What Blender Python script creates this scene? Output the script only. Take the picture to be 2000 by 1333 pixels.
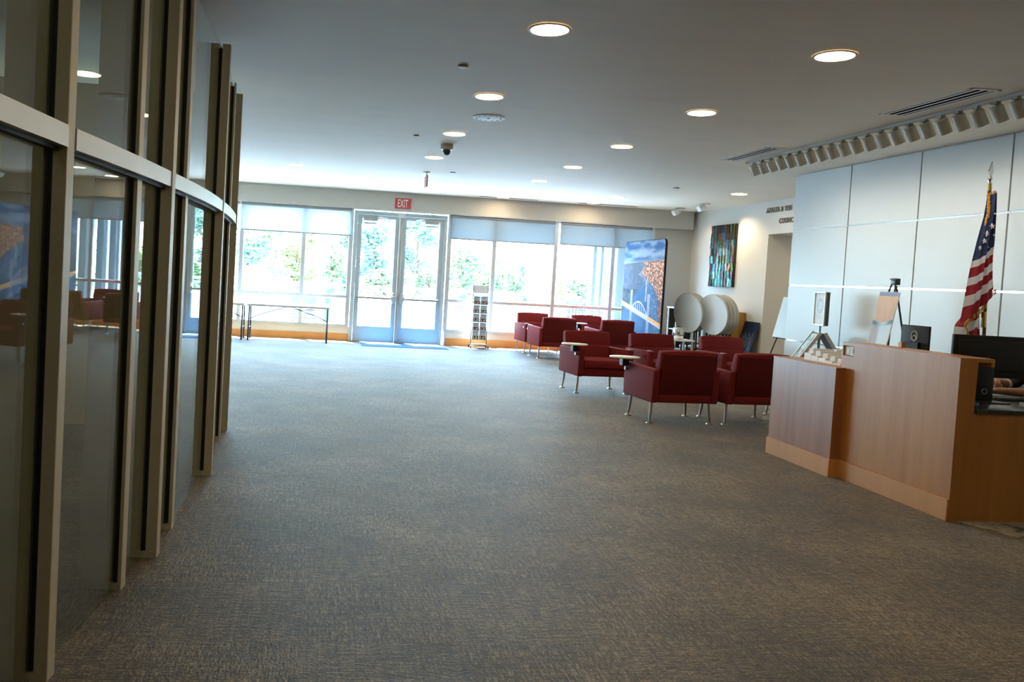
import bpy, bmesh, math, random
from math import sin, cos, pi, radians, sqrt, atan2
from mathutils import Vector, Matrix, noise as mnoise

for o in list(bpy.data.objects):
    bpy.data.objects.remove(o)
SC = bpy.context.scene
COL = SC.collection
random.seed(11)

# ------------------------------------------------------------------ camera
EYE = 1.407
cam_d = bpy.data.cameras.new('camera')
cam = bpy.data.objects.new('camera', cam_d)
COL.objects.link(cam)
yaw, pitch, roll = radians(6.40824), radians(-2.21978), radians(3.15671)
fw = Vector((sin(yaw) * cos(pitch), cos(yaw) * cos(pitch), sin(pitch)))
r0 = Vector((cos(yaw), -sin(yaw), 0.0))
u0 = r0.cross(fw)
rt = cos(roll) * r0 + sin(roll) * u0
up = -sin(roll) * r0 + cos(roll) * u0
cam.matrix_world = Matrix(((rt.x, up.x, -fw.x, 0), (rt.y, up.y, -fw.y, 0), (rt.z, up.z, -fw.z, EYE), (0, 0, 0, 1)))
cam_d.sensor_width = 36.0
cam_d.lens = 28.8
cam_d.shift_x = 0.1
cam_d.shift_y = -0.03325
cam_d.clip_end = 300
SC.camera = cam

# ------------------------------------------------------------------ sky, sun, exposure
SKY_STRENGTH = 19.0
SUN_STRENGTH = 175.0
LAMP_STRENGTH = 50.0
TRACK_POWER = 8.0
SC.view_settings.view_transform = 'Standard'
SC.view_settings.look = 'None'
SC.view_settings.gamma = 1.0
SC.view_settings.use_curve_mapping = False
SC.view_settings.exposure = 0.56
SC.cycles.use_denoising = True
SC.cycles.max_bounces = 10
SC.cycles.diffuse_bounces = 5
SC.cycles.glossy_bounces = 4
SC.cycles.transparent_max_bounces = 16
SC.cycles.sample_clamp_indirect = 6.0
SC.cycles.caustics_reflective = False
SC.cycles.caustics_refractive = False

w = bpy.data.worlds.new('World')
SC.world = w
w.use_nodes = True
nt = w.node_tree
nt.nodes.clear()
wo = nt.nodes.new('ShaderNodeOutputWorld')
bg = nt.nodes.new('ShaderNodeBackground')
tc = nt.nodes.new('ShaderNodeTexCoord')
sp = nt.nodes.new('ShaderNodeSeparateXYZ')
cr = nt.nodes.new('ShaderNodeValToRGB')
cr.color_ramp.elements[0].position = 0.0
cr.color_ramp.elements[0].color = (0.64, 0.87, 1.0, 1)
cr.color_ramp.elements[1].position = 0.8
cr.color_ramp.elements[1].color = (0.28, 0.56, 1.0, 1)
nt.links.new(tc.outputs['Generated'], sp.inputs[0])
nt.links.new(sp.outputs['Z'], cr.inputs[0])
nt.links.new(cr.outputs[0], bg.inputs[0])
bg.inputs[1].default_value = SKY_STRENGTH
nt.links.new(bg.outputs[0], wo.inputs[0])

sun_d = bpy.data.lights.new('sun', 'SUN')
sun_d.energy = SUN_STRENGTH
sun_d.color = (1.0, 0.98, 0.94)
sun_d.angle = radians(0.6)
sun = bpy.data.objects.new('sun', sun_d)
COL.objects.link(sun)
sun_from = Vector((-0.12, 0.33, 1.0)).normalized()
sun.rotation_euler = (-sun_from).to_track_quat('-Z', 'Y').to_euler()


# ------------------------------------------------------------------ mesh helpers
def bx(bm, x0, x1, y0, y1, z0, z1, M=None):
    vs = [bm.verts.new(Vector(p) if M is None else M @ Vector(p)) for p in
          ((x0, y0, z0), (x1, y0, z0), (x1, y1, z0), (x0, y1, z0), (x0, y0, z1), (x1, y0, z1), (x1, y1, z1), (x0, y1, z1))]
    for f in ((0, 3, 2, 1), (4, 5, 6, 7), (0, 1, 5, 4), (1, 2, 6, 5), (2, 3, 7, 6), (3, 0, 4, 7)):
        bm.faces.new([vs[i] for i in f])
    return vs


def frame_of(d):
    d = d.normalized()
    a = Vector((0, 0, 1)) if abs(d.z) < 0.9 else Vector((1, 0, 0))
    u = d.cross(a).normalized()
    return u, d.cross(u)


def tube(bm, pts, rads, seg=10, caps=True):
    pts = [Vector(p) for p in pts]
    if not hasattr(rads, '__len__'):
        rads = [rads] * len(pts)
    rings = []
    for i, p in enumerate(pts):
        d = (pts[min(i + 1, len(pts) - 1)] - pts[max(i - 1, 0)])
        if i == 0:
            u, v = frame_of(d)
        else:
            d = d.normalized()
            u = (u - d * u.dot(d)).normalized()
            v = d.cross(u)
        rings.append([bm.verts.new(p + (u * cos(2 * pi * k / seg) + v * sin(2 * pi * k / seg)) * rads[i]) for k in range(seg)])
    for a, b in zip(rings, rings[1:]):
        for k in range(seg):
            bm.faces.new((a[k], a[(k + 1) % seg], b[(k + 1) % seg], b[k]))
    if caps:
        bm.faces.new(rings[0][::-1])
        bm.faces.new(rings[-1])


def lathe(bm, prof, seg=24, M=None):
    """prof: list of (r, z); r = 0 closes the end."""
    rings = []
    for r, z in prof:
        if r <= 1e-6:
            p = Vector((0, 0, z))
            rings.append([bm.verts.new(M @ p if M else p)])
        else:
            ring = []
            for k in range(seg):
                p = Vector((r * cos(2 * pi * k / seg), r * sin(2 * pi * k / seg), z))
                ring.append(bm.verts.new(M @ p if M else p))
            rings.append(ring)
    for a, b in zip(rings, rings[1:]):
        for k in range(seg):
            k2 = (k + 1) % seg
            if len(a) == 1 and len(b) > 1:
                bm.faces.new((a[0], b[k2], b[k]))
            elif len(b) == 1 and len(a) > 1:
                bm.faces.new((a[k], a[k2], b[0]))
            elif len(a) > 1:
                bm.faces.new((a[k], a[k2], b[k2], b[k]))


def prism(bm, pts, z0, z1, M=None):
    a = [bm.verts.new((M @ Vector((x, y, z0))) if M else (x, y, z0)) for x, y in pts]
    b = [bm.verts.new((M @ Vector((x, y, z1))) if M else (x, y, z1)) for x, y in pts]
    n = len(pts)
    for k in range(n):
        bm.faces.new((a[k], a[(k + 1) % n], b[(k + 1) % n], b[k]))
    bm.faces.new(a[::-1])
    bm.faces.new(b)


def obj(name, bm, mat, parent=None, smooth=False, bevel=0.0, seg=2, loc=None, rotz=0.0, ang=35):
    if isinstance(bm, bmesh.types.BMesh):
        bmesh.ops.recalc_face_normals(bm, faces=bm.faces)
        if bevel:
            es = [e for e in bm.edges if len(e.link_faces) == 2 and e.calc_face_angle(0) > radians(30)]
            bmesh.ops.bevel(bm, geom=es, offset=bevel, segments=seg, profile=0.5, affect='EDGES', clamp_overlap=True)
        me = bpy.data.meshes.new(name)
        bm.to_mesh(me)
        bm.free()
    else:
        me = bm
    if smooth or bevel:
        me.shade_smooth()
        me.set_sharp_from_angle(angle=radians(ang))
    if mat is not None:
        mats = mat if isinstance(mat, (list, tuple)) else [mat]
        if len(mats) == 1:
            me.materials.clear()
        for m in mats:
            me.materials.append(m)
    o = bpy.data.objects.new(name, me)
    COL.objects.link(o)
    if parent:
        o.parent = parent
    if loc is not None:
        o.location = loc
    if rotz:
        o.rotation_euler = (0, 0, rotz)
    return o


def tag(o, label, cat, group=None):
    o['label'] = label
    o['category'] = cat
    if group:
        o['group'] = group
    return o


def thing(name, label, cat, loc=(0, 0, 0), rotz=0.0, group=None):
    o = bpy.data.objects.new(name, None)
    o.empty_display_size = 0.1
    COL.objects.link(o)
    o.location = loc
    o.rotation_euler = (0, 0, rotz)
    return tag(o, label, cat, group)


def struct(name, bm, mat, parent=None, **k):
    o = obj(name, bm, mat, parent, **k)
    o['kind'] = 'structure'
    return o


def dup(root, loc, rotz, label, group=None):
    def cp(o, par):
        c = o.copy()
        COL.objects.link(c)
        c.parent = par
        for ch in list(o.children):
            cp(ch, c)
        return c
    r = cp(root, None)
    r.location = loc
    r.rotation_euler = (0, 0, rotz)
    r['label'] = label
    if group:
        r['group'] = group
    return r


def B():
    return bmesh.new()


def box_obj(name, x0, x1, y0, y1, z0, z1, mat, parent=None, **k):
    b = B()
    bx(b, x0, x1, y0, y1, z0, z1)
    return obj(name, b, mat, parent, **k)


def box_struct(name, x0, x1, y0, y1, z0, z1, mat, parent=None, **k):
    o = box_obj(name, x0, x1, y0, y1, z0, z1, mat, parent, **k)
    o['kind'] = 'structure'
    return o


def text_mesh(s, size, ext, M, align='LEFT', xs=1.0, bold=0.0, space=1.0):
    cu = bpy.data.curves.new('lettering', 'FONT')
    cu.body = s
    cu.size = size
    cu.extrude = ext
    cu.offset = bold
    cu.align_x = align
    cu.resolution_u = 3
    cu.space_character = space
    t = bpy.data.objects.new('lettering', cu)
    COL.objects.link(t)
    bpy.context.view_layer.update()
    me = bpy.data.meshes.new_from_object(t.evaluated_get(bpy.context.evaluated_depsgraph_get()))
    bpy.data.objects.remove(t)
    bpy.data.curves.remove(cu)
    me.transform(M @ Matrix.Diagonal((xs, 1, 1, 1)))
    return me


# ------------------------------------------------------------------ material helpers
class NT:
    def __init__(self, name):
        self.m = bpy.data.materials.new(name)
        self.m.use_nodes = True
        self.t = self.m.node_tree
        self.p = self.t.nodes['Principled BSDF']
        self.out = self.t.nodes['Material Output']

    def n(self, kind, **k):
        nd = self.t.nodes.new('ShaderNode' + kind)
        for a, v in k.items():
            setattr(nd, a, v)
        return nd

    def l(self, a, b):
        self.t.links.new(a, b)

    def coord(self, scale=(1, 1, 1), rot=(0, 0, 0), kind='Object'):
        t = self.n('TexCoord')
        mp = self.n('Mapping')
        mp.inputs['Scale'].default_value = scale
        mp.inputs['Rotation'].default_value = rot
        self.l(t.outputs[kind], mp.inputs[0])
        return mp.outputs[0]

    def noise(self, vec, scale, detail=3.0, rough=0.55):
        nz = self.n('TexNoise')
        nz.inputs['Scale'].default_value = scale
        nz.inputs['Detail'].default_value = detail
        nz.inputs['Roughness'].default_value = rough
        if vec is not None:
            self.l(vec, nz.inputs['Vector'])
        return nz.outputs['Fac']

    def ramp(self, fac, stops):
        r = self.n('ValToRGB')
        e = r.color_ramp.elements
        while len(e) < len(stops):
            e.new(0.5)
        for el, (p, c) in zip(e, stops):
            el.position = p
            el.color = (*c, 1)
        self.l(fac, r.inputs[0])
        return r.outputs[0]

    def bump(self, h, strength, dist=0.01):
        b = self.n('Bump')
        b.inputs['Strength'].default_value = strength
        b.inputs['Distance'].default_value = dist
        self.l(h, b.inputs['Height'])
        self.l(b.outputs[0], self.p.inputs['Normal'])

    def math(self, op, a, b=None):
        m = self.n('Math', operation=op)
        for i, v in enumerate((a, b)):
            if v is None:
                continue
            if isinstance(v, (int, float)):
                m.inputs[i].default_value = v
            else:
                self.l(v, m.inputs[i])
        return m.outputs[0]


def mat(name, col, rough=0.5, metal=0.0, var=0.0, vscale=8.0, bump=0.0, bscale=60.0, spec=0.5, sheen=0.0):
    q = NT(name)
    q.p.inputs['Base Color'].default_value = (*col, 1)
    q.p.inputs['Roughness'].default_value = rough
    q.p.inputs['Metallic'].default_value = metal
    q.p.inputs['Specular IOR Level'].default_value = spec
    if sheen:
        q.p.inputs['Sheen Weight'].default_value = sheen
    if var or bump:
        c = q.coord()
    if var:
        f = q.noise(c, vscale)
        lo = tuple(x * (1 - var) for x in col)
        hi = tuple(min(1, x * (1 + var)) for x in col)
        q.l(q.ramp(f, [(0.3, lo), (0.7, hi)]), q.p.inputs['Base Color'])
    if bump:
        q.bump(q.noise(c, bscale), bump, 0.004)
    return q.m


def emit(name, col, strength):
    q = NT(name)
    q.p.inputs['Base Color'].default_value = (*col, 1)
    q.p.inputs['Emission Color'].default_value = (*col, 1)
    q.p.inputs['Emission Strength'].default_value = strength
    return q.m


def glass(name, tint=(0.93, 0.97, 0.96), ior=1.5, boost=1.0):
    q = NT(name)
    tr = q.n('BsdfTransparent')
    tr.inputs[0].default_value = (*tint, 1)
    gl = q.n('BsdfGlossy')
    gl.inputs['Roughness'].default_value = 0.0
    gl.inputs[0].default_value = (1, 1, 1, 1)
    fr = q.n('Fresnel')
    geo = q.n('NewGeometry')
    # the pane is a thin slab: both faces reflect like air-to-glass
    q.l(q.math('ADD', q.math('MULTIPLY', geo.outputs['Backfacing'], 1.0 / ior - ior), ior), fr.inputs[0])
    mx = q.n('MixShader')
    f = fr.outputs[0] if boost == 1.0 else q.math('MINIMUM', q.math('MULTIPLY', fr.outputs[0], boost), 0.95)
    q.l(f, mx.inputs[0])
    q.l(tr.outputs[0], mx.inputs[1])
    q.l(gl.outputs[0], mx.inputs[2])
    q.l(mx.outputs[0], q.out.inputs[0])
    return q.m


def shade_fabric(name, col, opacity, tlf):
    q = NT(name)
    tr = q.n('BsdfTransparent')
    tr.inputs[0].default_value = (0.95, 0.98, 1, 1)
    df = q.n('BsdfDiffuse')
    df.inputs[0].default_value = (*col, 1)
    tl = q.n('BsdfTranslucent')
    tl.inputs[0].default_value = (*col, 1)
    m1 = q.n('MixShader')
    m1.inputs[0].default_value = tlf
    q.l(df.outputs[0], m1.inputs[1])
    q.l(tl.outputs[0], m1.inputs[2])
    m2 = q.n('MixShader')
    m2.inputs[0].default_value = opacity
    q.l(tr.outputs[0], m2.inputs[1])
    q.l(m1.outputs[0], m2.inputs[2])
    q.l(m2.outputs[0], q.out.inputs[0])
    return q.m


def wood(name, lo, hi, rough=0.35, band=3.0, coat=0.0):
    q = NT(name)
    c1 = q.coord((band, band, 0.12))
    f1 = q.noise(c1, 2.2, 2.0)
    c2 = q.coord((30, 30, 1.2))
    f2 = q.noise(c2, 3.0, 4.0)
    f = q.math('ADD', q.math('MULTIPLY', f1, 0.7), q.math('MULTIPLY', f2, 0.3))
    q.l(q.ramp(f, [(0.36, lo), (0.64, hi)]), q.p.inputs['Base Color'])
    q.p.inputs['Roughness'].default_value = rough
    q.p.inputs['Coat Weight'].default_value = coat
    q.p.inputs['Coat Roughness'].default_value = 0.28
    return q.m


def vcol_mat(name, rough=0.5, spec=0.12):
    q = NT(name)
    a = q.n('Attribute', attribute_name='Col')
    q.l(a.outputs['Color'], q.p.inputs['Base Color'])
    q.p.inputs['Roughness'].default_value = rough
    q.p.inputs['Specular IOR Level'].default_value = spec
    return q.m


def carpet_mat():
    q = NT('woven_carpet')
    P = q.coord()
    sel = q.n('TexChecker')
    sel.inputs['Scale'].default_value = 1.0 / 0.61
    q.l(P, sel.inputs['Vector'])
    a = q.noise(q.coord((20, 105, 1)), 1.0, 3.0, 0.6)
    b = q.noise(q.coord((105, 20, 1)), 1.0, 3.0, 0.6)
    mx = q.n('Mix', data_type='FLOAT')
    q.l(sel.outputs['Fac'], mx.inputs[0])
    q.l(a, mx.inputs[2])
    q.l(b, mx.inputs[3])
    fine = q.noise(P, 105.0, 2.5, 0.7)
    # woven dashes running across the room and along it
    d1 = q.noise(q.coord((4.5, 62, 1)), 1.0, 1.5, 0.5)
    d2 = q.noise(q.coord((62, 5.5, 1)), 1.0, 1.5, 0.5)
    dash = q.math('SUBTRACT', d2, d1)
    big = q.noise(P, 1.3, 2.0)
    f = q.math('ADD', q.math('MULTIPLY', mx.outputs[0], 0.42), q.math('MULTIPLY', fine, 0.44))
    f = q.math('ADD', f, q.math('MULTIPLY', dash, 0.15))
    f = q.math('ADD', f, q.math('MULTIPLY', big, 0.18))
    c = q.ramp(f, [(0.38, (0.005, 0.0035, 0.002)), (0.468, (0.050, 0.0355, 0.0165)), (0.535, (0.118, 0.085, 0.045)), (0.64, (0.35, 0.27, 0.16))])
    q.l(c, q.p.inputs['Base Color'])
    q.p.inputs['Roughness'].default_value = 0.62
    q.p.inputs['Sheen Weight'].default_value = 0.18
    q.p.inputs['Sheen Roughness'].default_value = 0.4
    q.bump(f, 0.7, 0.012)
    return q.m


def marble_carpet():
    q = NT('mottled_carpet')
    P = q.coord()
    f = q.noise(P, 9.0, 6.0, 0.7)
    c = q.ramp(f, [(0.38, (0.06, 0.055, 0.04)), (0.48, (0.26, 0.24, 0.19)), (0.62, (0.42, 0.39, 0.33))])
    q.l(c, q.p.inputs['Base Color'])
    q.p.inputs['Roughness'].default_value = 0.85
    q.bump(q.noise(P, 140.0), 0.4, 0.006)
    return q.m


def ceiling_mat():
    q = NT('ceiling_paint')
    f = q.noise(q.coord((0.5, 2.2, 1)), 1.6, 4.0, 0.6)
    q.l(q.ramp(f, [(0.3, (0.81, 0.735, 0.615)), (0.7, (0.85, 0.775, 0.65))]), q.p.inputs['Base Color'])
    q.p.inputs['Roughness'].default_value = 0.6
    q.bump(f, 0.25, 0.02)
    return q.m


def granite_mat():
    q = NT('dark_granite')
    P = q.coord()
    v = q.n('TexVoronoi')
    v.inputs['Scale'].default_value = 240
    q.l(P, v.inputs['Vector'])
    f = q.noise(P, 130.0, 4.0)
    g = q.math('ADD', q.math('MULTIPLY', f, 0.6), q.math('MULTIPLY', v.outputs['Distance'], 0.5))
    q.l(q.ramp(g, [(0.4, (0.012, 0.013, 0.012)), (0.62, (0.045, 0.047, 0.042)), (0.8, (0.15, 0.15, 0.14))]), q.p.inputs['Base Color'])
    q.p.inputs['Roughness'].default_value = 0.22
    q.p.inputs['Specular IOR Level'].default_value = 0.3
    return q.m


def leaf_mat(name, lo, hi):
    q = NT(name)
    f = q.noise(q.coord(), 3.5, 3.0)
    c = q.ramp(f, [(0.3, lo), (0.7, hi)])
    df = q.n('BsdfDiffuse')
    tl = q.n('BsdfTranslucent')
    mx = q.n('MixShader')
    mx.inputs[0].default_value = 0.45
    q.l(c, df.inputs[0])
    q.l(c, tl.inputs[0])
    q.l(df.outputs[0], mx.inputs[1])
    q.l(tl.outputs[0], mx.inputs[2])
    q.l(mx.outputs[0], q.out.inputs[0])
    return q.m


M = dict(
    carpet=carpet_mat(), marble=marble_carpet(), ceiling=ceiling_mat(), granite=granite_mat(),
    wall=mat('white_wall', (0.72, 0.70, 0.655), 0.6, bump=0.05, bscale=90),
    warmwall=mat('warm_cream_wall', (0.74, 0.62, 0.44), 0.65, bump=0.05, bscale=90),
    soffit=mat('soffit_paint', (0.56, 0.54, 0.50), 0.65, bump=0.05, bscale=90),
    greywall=mat('grey_wall', (0.58, 0.565, 0.54), 0.65, bump=0.05, bscale=90),
    backroom=mat('backroom_wall', (0.62, 0.53, 0.31), 0.7, bump=0.05),
    panel=mat('satin_panel', (0.60, 0.645, 0.65), 0.38, var=0.02, vscale=2.0),
    reveal=mat('polished_reveal', (0.82, 0.86, 0.88), 0.12, 1.0, var=0.03),
    alu=mat('anodised_aluminium', (0.62, 0.555, 0.42), 0.45, 0.15, var=0.03, vscale=3),
    rail=mat('satin_aluminium', (0.58, 0.58, 0.56), 0.38, 0.6, var=0.03, vscale=3),
    winframe=mat('window_aluminium', (0.66, 0.70, 0.72), 0.4, 0.4, var=0.03, vscale=3),
    doorpaint=mat('door_paint', (0.50, 0.585, 0.62), 0.4, var=0.03, vscale=3),
    gasket=mat('black_gasket', (0.008, 0.008, 0.008), 0.6, bump=0.03),
    glassw=glass('partition_glass', (0.80, 0.84, 0.78)),
    glasso=glass('window_glass', (0.93, 0.97, 0.98)),
    woodd=wood('desk_veneer', (0.39, 0.145, 0.020), (0.51, 0.215, 0.040), 0.42, 3.2, 0.2),
    woods=wood('short_desk_veneer', (0.25, 0.092, 0.036), (0.37, 0.145, 0.058), 0.36, 4.5, 0.4),
    woodl=wood('maple_skirting', (0.55, 0.25, 0.075), (0.62, 0.30, 0.10), 0.42, 1.5, 0.2),
    woodc=wood('oak_cabinet', (0.50, 0.24, 0.05), (0.60, 0.30, 0.07), 0.45, 3.0),
    woodp=wood('dark_pole', (0.05, 0.022, 0.012), (0.10, 0.045, 0.022), 0.35, 9.0),
    red=mat('red_upholstery', (0.165, 0.0125, 0.0135), 0.75, var=0.10, vscale=60, bump=0.25, bscale=420, spec=0.2),
    redd=mat('dark_red_upholstery', (0.105, 0.0075, 0.0075), 0.8, var=0.10, vscale=60, bump=0.25, bscale=420, spec=0.2),
    steel=mat('brushed_steel', (0.52, 0.50, 0.46), 0.32, 1.0, var=0.05, vscale=30),
    chrome=mat('chrome', (0.78, 0.78, 0.78), 0.1, 1.0, var=0.03),
    black=mat('black_plastic', (0.012, 0.012, 0.013), 0.38, var=0.1, vscale=40),
    blackm=mat('matt_black_metal', (0.018, 0.018, 0.02), 0.5, 0.3, var=0.1, vscale=40),
    dgrey=mat('dark_grey_plastic', (0.055, 0.06, 0.065), 0.42, var=0.08, vscale=40),
    screen=mat('black_screen_back', (0.010, 0.010, 0.010), 0.55, var=0.1, vscale=30),
    white=mat('white_laminate', (0.80, 0.80, 0.77), 0.4, var=0.02, vscale=20),
    tabletop=mat('grey_white_laminate', (0.84, 0.92, 0.99), 0.45, var=0.02, vscale=6),
    edge=mat('beige_edge_band', (0.52, 0.49, 0.43), 0.5, var=0.04, vscale=30),
    paper=mat('white_paper', (0.88, 0.91, 0.95), 0.6, var=0.03, vscale=30),
    kraft=mat('kraft_paper', (0.42, 0.33, 0.18), 0.7, var=0.1, vscale=30),
    exitred=mat('exit_red', (0.42, 0.025, 0.04), 0.4, var=0.04, vscale=30),
    exitw=mat('exit_letters', (0.82, 0.82, 0.72), 0.5, var=0.02),
    letter=mat('brushed_bronze_letters', (0.22, 0.20, 0.17), 0.3, 0.8, var=0.1, vscale=30),
    void=mat('vent_shadow_black', (0.004, 0.004, 0.004), 1.0, spec=0.0, bump=0.02),
    channel=mat('track_channel', (0.40, 0.385, 0.33), 0.6, var=0.03),
    trackw=mat('beige_spot_housing', (0.56, 0.53, 0.44), 0.5, var=0.03, vscale=20),
    lamp=emit('lamp_lens', (1.0, 0.775, 0.48), LAMP_STRENGTH),
    lampt=emit('spot_lens', (1.0, 0.88, 0.70), 6.0),
    lampb=emit('backroom_lamp', (1.0, 0.93, 0.78), 7.0),
    shadel=shade_fabric('white_shade_fabric', (0.52, 0.54, 0.54), 0.955, 0.72),
    shader=shade_fabric('grey_shade_fabric', (0.34, 0.37, 0.385), 0.955, 0.52),
    hem=mat('shade_hem', (0.30, 0.31, 0.31), 0.5, var=0.05),
    navy=mat('navy_mat', (0.015, 0.07, 0.16), 0.85, var=0.1, vscale=40, bump=0.3, bscale=200),
    concrete=mat('outdoor_concrete', (0.58, 0.57, 0.54), 0.8, var=0.06, vscale=1.5),
    bluebin=mat('blue_grey_plastic', (0.012, 0.030, 0.050), 0.5, var=0.05),
    outwhite=mat('painted_rail', (0.75, 0.76, 0.76), 0.5, var=0.03),
    wing=mat('wing_cladding', (0.020, 0.034, 0.048), 0.5, 0.0, var=0.05),
    wingglass=mat('wing_glazing', (0.05, 0.08, 0.10), 0.08, var=0.05),
    bark=mat('tree_bark', (0.10, 0.07, 0.05), 0.85, var=0.2, vscale=9, bump=0.3),
    leafa=leaf_mat('leaf_green', (0.14, 0.23, 0.14), (0.27, 0.37, 0.22)),
    leafb=leaf_mat('leaf_dark', (0.10, 0.19, 0.16), (0.20, 0.31, 0.26)),
    leafc=leaf_mat('leaf_yellow', (0.22, 0.28, 0.13), (0.34, 0.39, 0.20)),
    brass=mat('brass', (0.62, 0.44, 0.16), 0.25, 1.0, var=0.04),
    gold=mat('gold_fringe', (0.72, 0.36, 0.03), 0.6, var=0.12, vscale=80),
    flagred=mat('flag_red', (0.38, 0.015, 0.03), 0.6, var=0.06, vscale=20, sheen=0.2),
    flagwhite=mat('flag_white', (0.74, 0.72, 0.72), 0.6, var=0.03, vscale=20, sheen=0.2),
    flagblue=mat('flag_blue', (0.022, 0.045, 0.155), 0.6, var=0.08, vscale=20, sheen=0.2),
    print=vcol_mat('printed_graphic', 0.65),
    bannerprint=vcol_mat('banner_print', 0.8, 0.03),
    skin=mat('skin', (0.50, 0.25, 0.15), 0.5, var=0.06, vscale=30),
    nail=mat('fingernail', (0.62, 0.36, 0.28), 0.3, var=0.03),
    shirt=mat('black_knit', (0.012, 0.011, 0.012), 0.85, var=0.1, vscale=60, bump=0.2, bscale=300),
    cuff=mat('white_cuff', (0.72, 0.72, 0.72), 0.7, var=0.04, vscale=40),
    hair=mat('brown_hair', (0.045, 0.025, 0.014), 0.5, var=0.2, vscale=60),
    eye=mat('eye_white', (0.75, 0.73, 0.70), 0.2, var=0.02),
    lip=mat('lips', (0.42, 0.14, 0.12), 0.4, var=0.05),
    bluetape=mat('blue_film', (0.01, 0.09, 0.42), 0.3, var=0.1, vscale=30),
    galv=mat('galvanised_metal', (0.55, 0.58, 0.60), 0.3, 0.9, var=0.06, vscale=15),
    ventw=mat('vent_white', (0.86, 0.87, 0.87), 0.45, var=0.03),
)

ZC = 3.07
YW = 16.72      # inner face of the window wall
XP = 6.45       # panelled wall
XA = 7.88       # art wall

# ------------------------------------------------------------------ floor, ceiling, walls
box_struct('floor', -5.2, 10.2, -4.2, 16.9, -0.2, 0.0, M['carpet'])
b = B()
prism(b, [(4.17, 4.87), (4.30, 4.66), (4.36, 4.40), (4.60, 3.9), (5.0, 3.2), (6.42, 3.2), (6.42, 10.5), (5.82, 10.5), (5.60, 9.5), (4.90, 8.5), (4.80, 8.2), (4.80, 6.9), (4.17, 6.9)], 0.0, 0.004)
tag(obj('rug', b, M['marble']), 'pale mottled carpet inlay under and behind the wooden reception desk', 'carpet')
box_struct('ceiling', -5.2, 10.2, -4.2, 16.9, ZC, ZC + 0.2, M['ceiling'])
wf = box_struct('wall_front', -5.2, 10.2, -4.4, -4.2, 0, ZC, M['warmwall'])

# back wall: soffit, low wall under the windows, solid pier at its end
wb = box_struct('wall_back', 7.03, XA, 16.80, 17.05, 0, ZC, M['greywall'])
box_obj('soffit', -5.2, 7.80, 16.60, 16.80, 2.695, ZC, M['soffit'], wb)
box_obj('lintel', -5.2, 7.03, 16.80, 17.05, 2.695, ZC, M['soffit'], wb)
box_obj('low_wall', -5.2, 0.66, YW, 16.95, 0, 0.285, M['wall'], wb)
box_obj('low_wall', 2.62, 7.03, YW, 16.95, 0, 0.285, M['wall'], wb)
box_struct('baseboard_back', -5.2, 0.64, YW - 0.018, YW, 0, 0.14, M['woodl'])
box_struct('baseboard_rear', 2.66, 7.03, YW - 0.018, YW, 0, 0.15, M['woodl'])
box_struct('wall_outer', -5.4, -5.2, -4.2, 17.05, 0, ZC, M['wall'])

# art wall with its doorway
b = B()
bx(b, XA, XA + 0.2, 13.80, 17.05, 0, ZC)
bx(b, XA, XA + 0.2, 9.0, 11.6, 0, ZC)
bx(b, XA, XA + 0.2, 11.6, 13.80, 2.48, ZC)
wa = struct('wall_right', b, M['wall'])
b = B()
bx(b, XA + 0.2, 10.2, 13.80, 13.95, 0, 2.48)
bx(b, XA + 0.2, 10.2, 11.45, 11.6, 0, 2.48)
bx(b, 10.0, 10.2, 11.6, 13.8, 0, 2.48)
bx(b, XA + 0.2, 10.2, 11.45, 13.95, 2.48, 2.6)
struct('wall_passage', b, M['wall'])

# panelled wall: backing with polished reveals, satin panels standing proud
b = B()
bx(b, XP + 0.03, XA, 8.8, 10.69, 0, ZC)
bx(b, XP + 0.03, XP + 0.2, -4.2, 8.8, 0, ZC)
wp = struct('wall_panelled', b, M['wall'])
ys = [10.69]
while ys[-1] > -3.0:
    ys.append(ys[-1] - 1.187)
zs = [0.04, 0.805, 1.56, 2.315, ZC - 0.006]
for i in range(len(ys) - 1):
    for k in range(4):
        pb = B()
        y1, y0 = ys[i], ys[i + 1]
        if i == 0:
            y1 += 0.0
        bx(pb, XP, XP + 0.026, y0 + 0.009, y1 - (0.009 if i else 0.0), zs[k] + 0.009, zs[k + 1] - 0.009)
        obj('panel', pb, M['panel'], wp, bevel=0.002, seg=1)
for z in zs[1:4]:
    for i in range(len(ys) - 1):
        box_obj('reveal', XP + 0.014, XP + 0.03, ys[i + 1] + 0.012, ys[i] - 0.012, z - 0.011, z + 0.011, M['reveal'], wp)
for y in ys[1:]:
    box_obj('reveal', XP + 0.012, XP + 0.03, y - 0.0095, y + 0.0095, 0.04, ZC - 0.006, M['reveal'], wp)
box_struct('baseboard_right', XA - 0.012, XA, 13.80, 16.8, 0, 0.1, M['woodl'])

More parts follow.
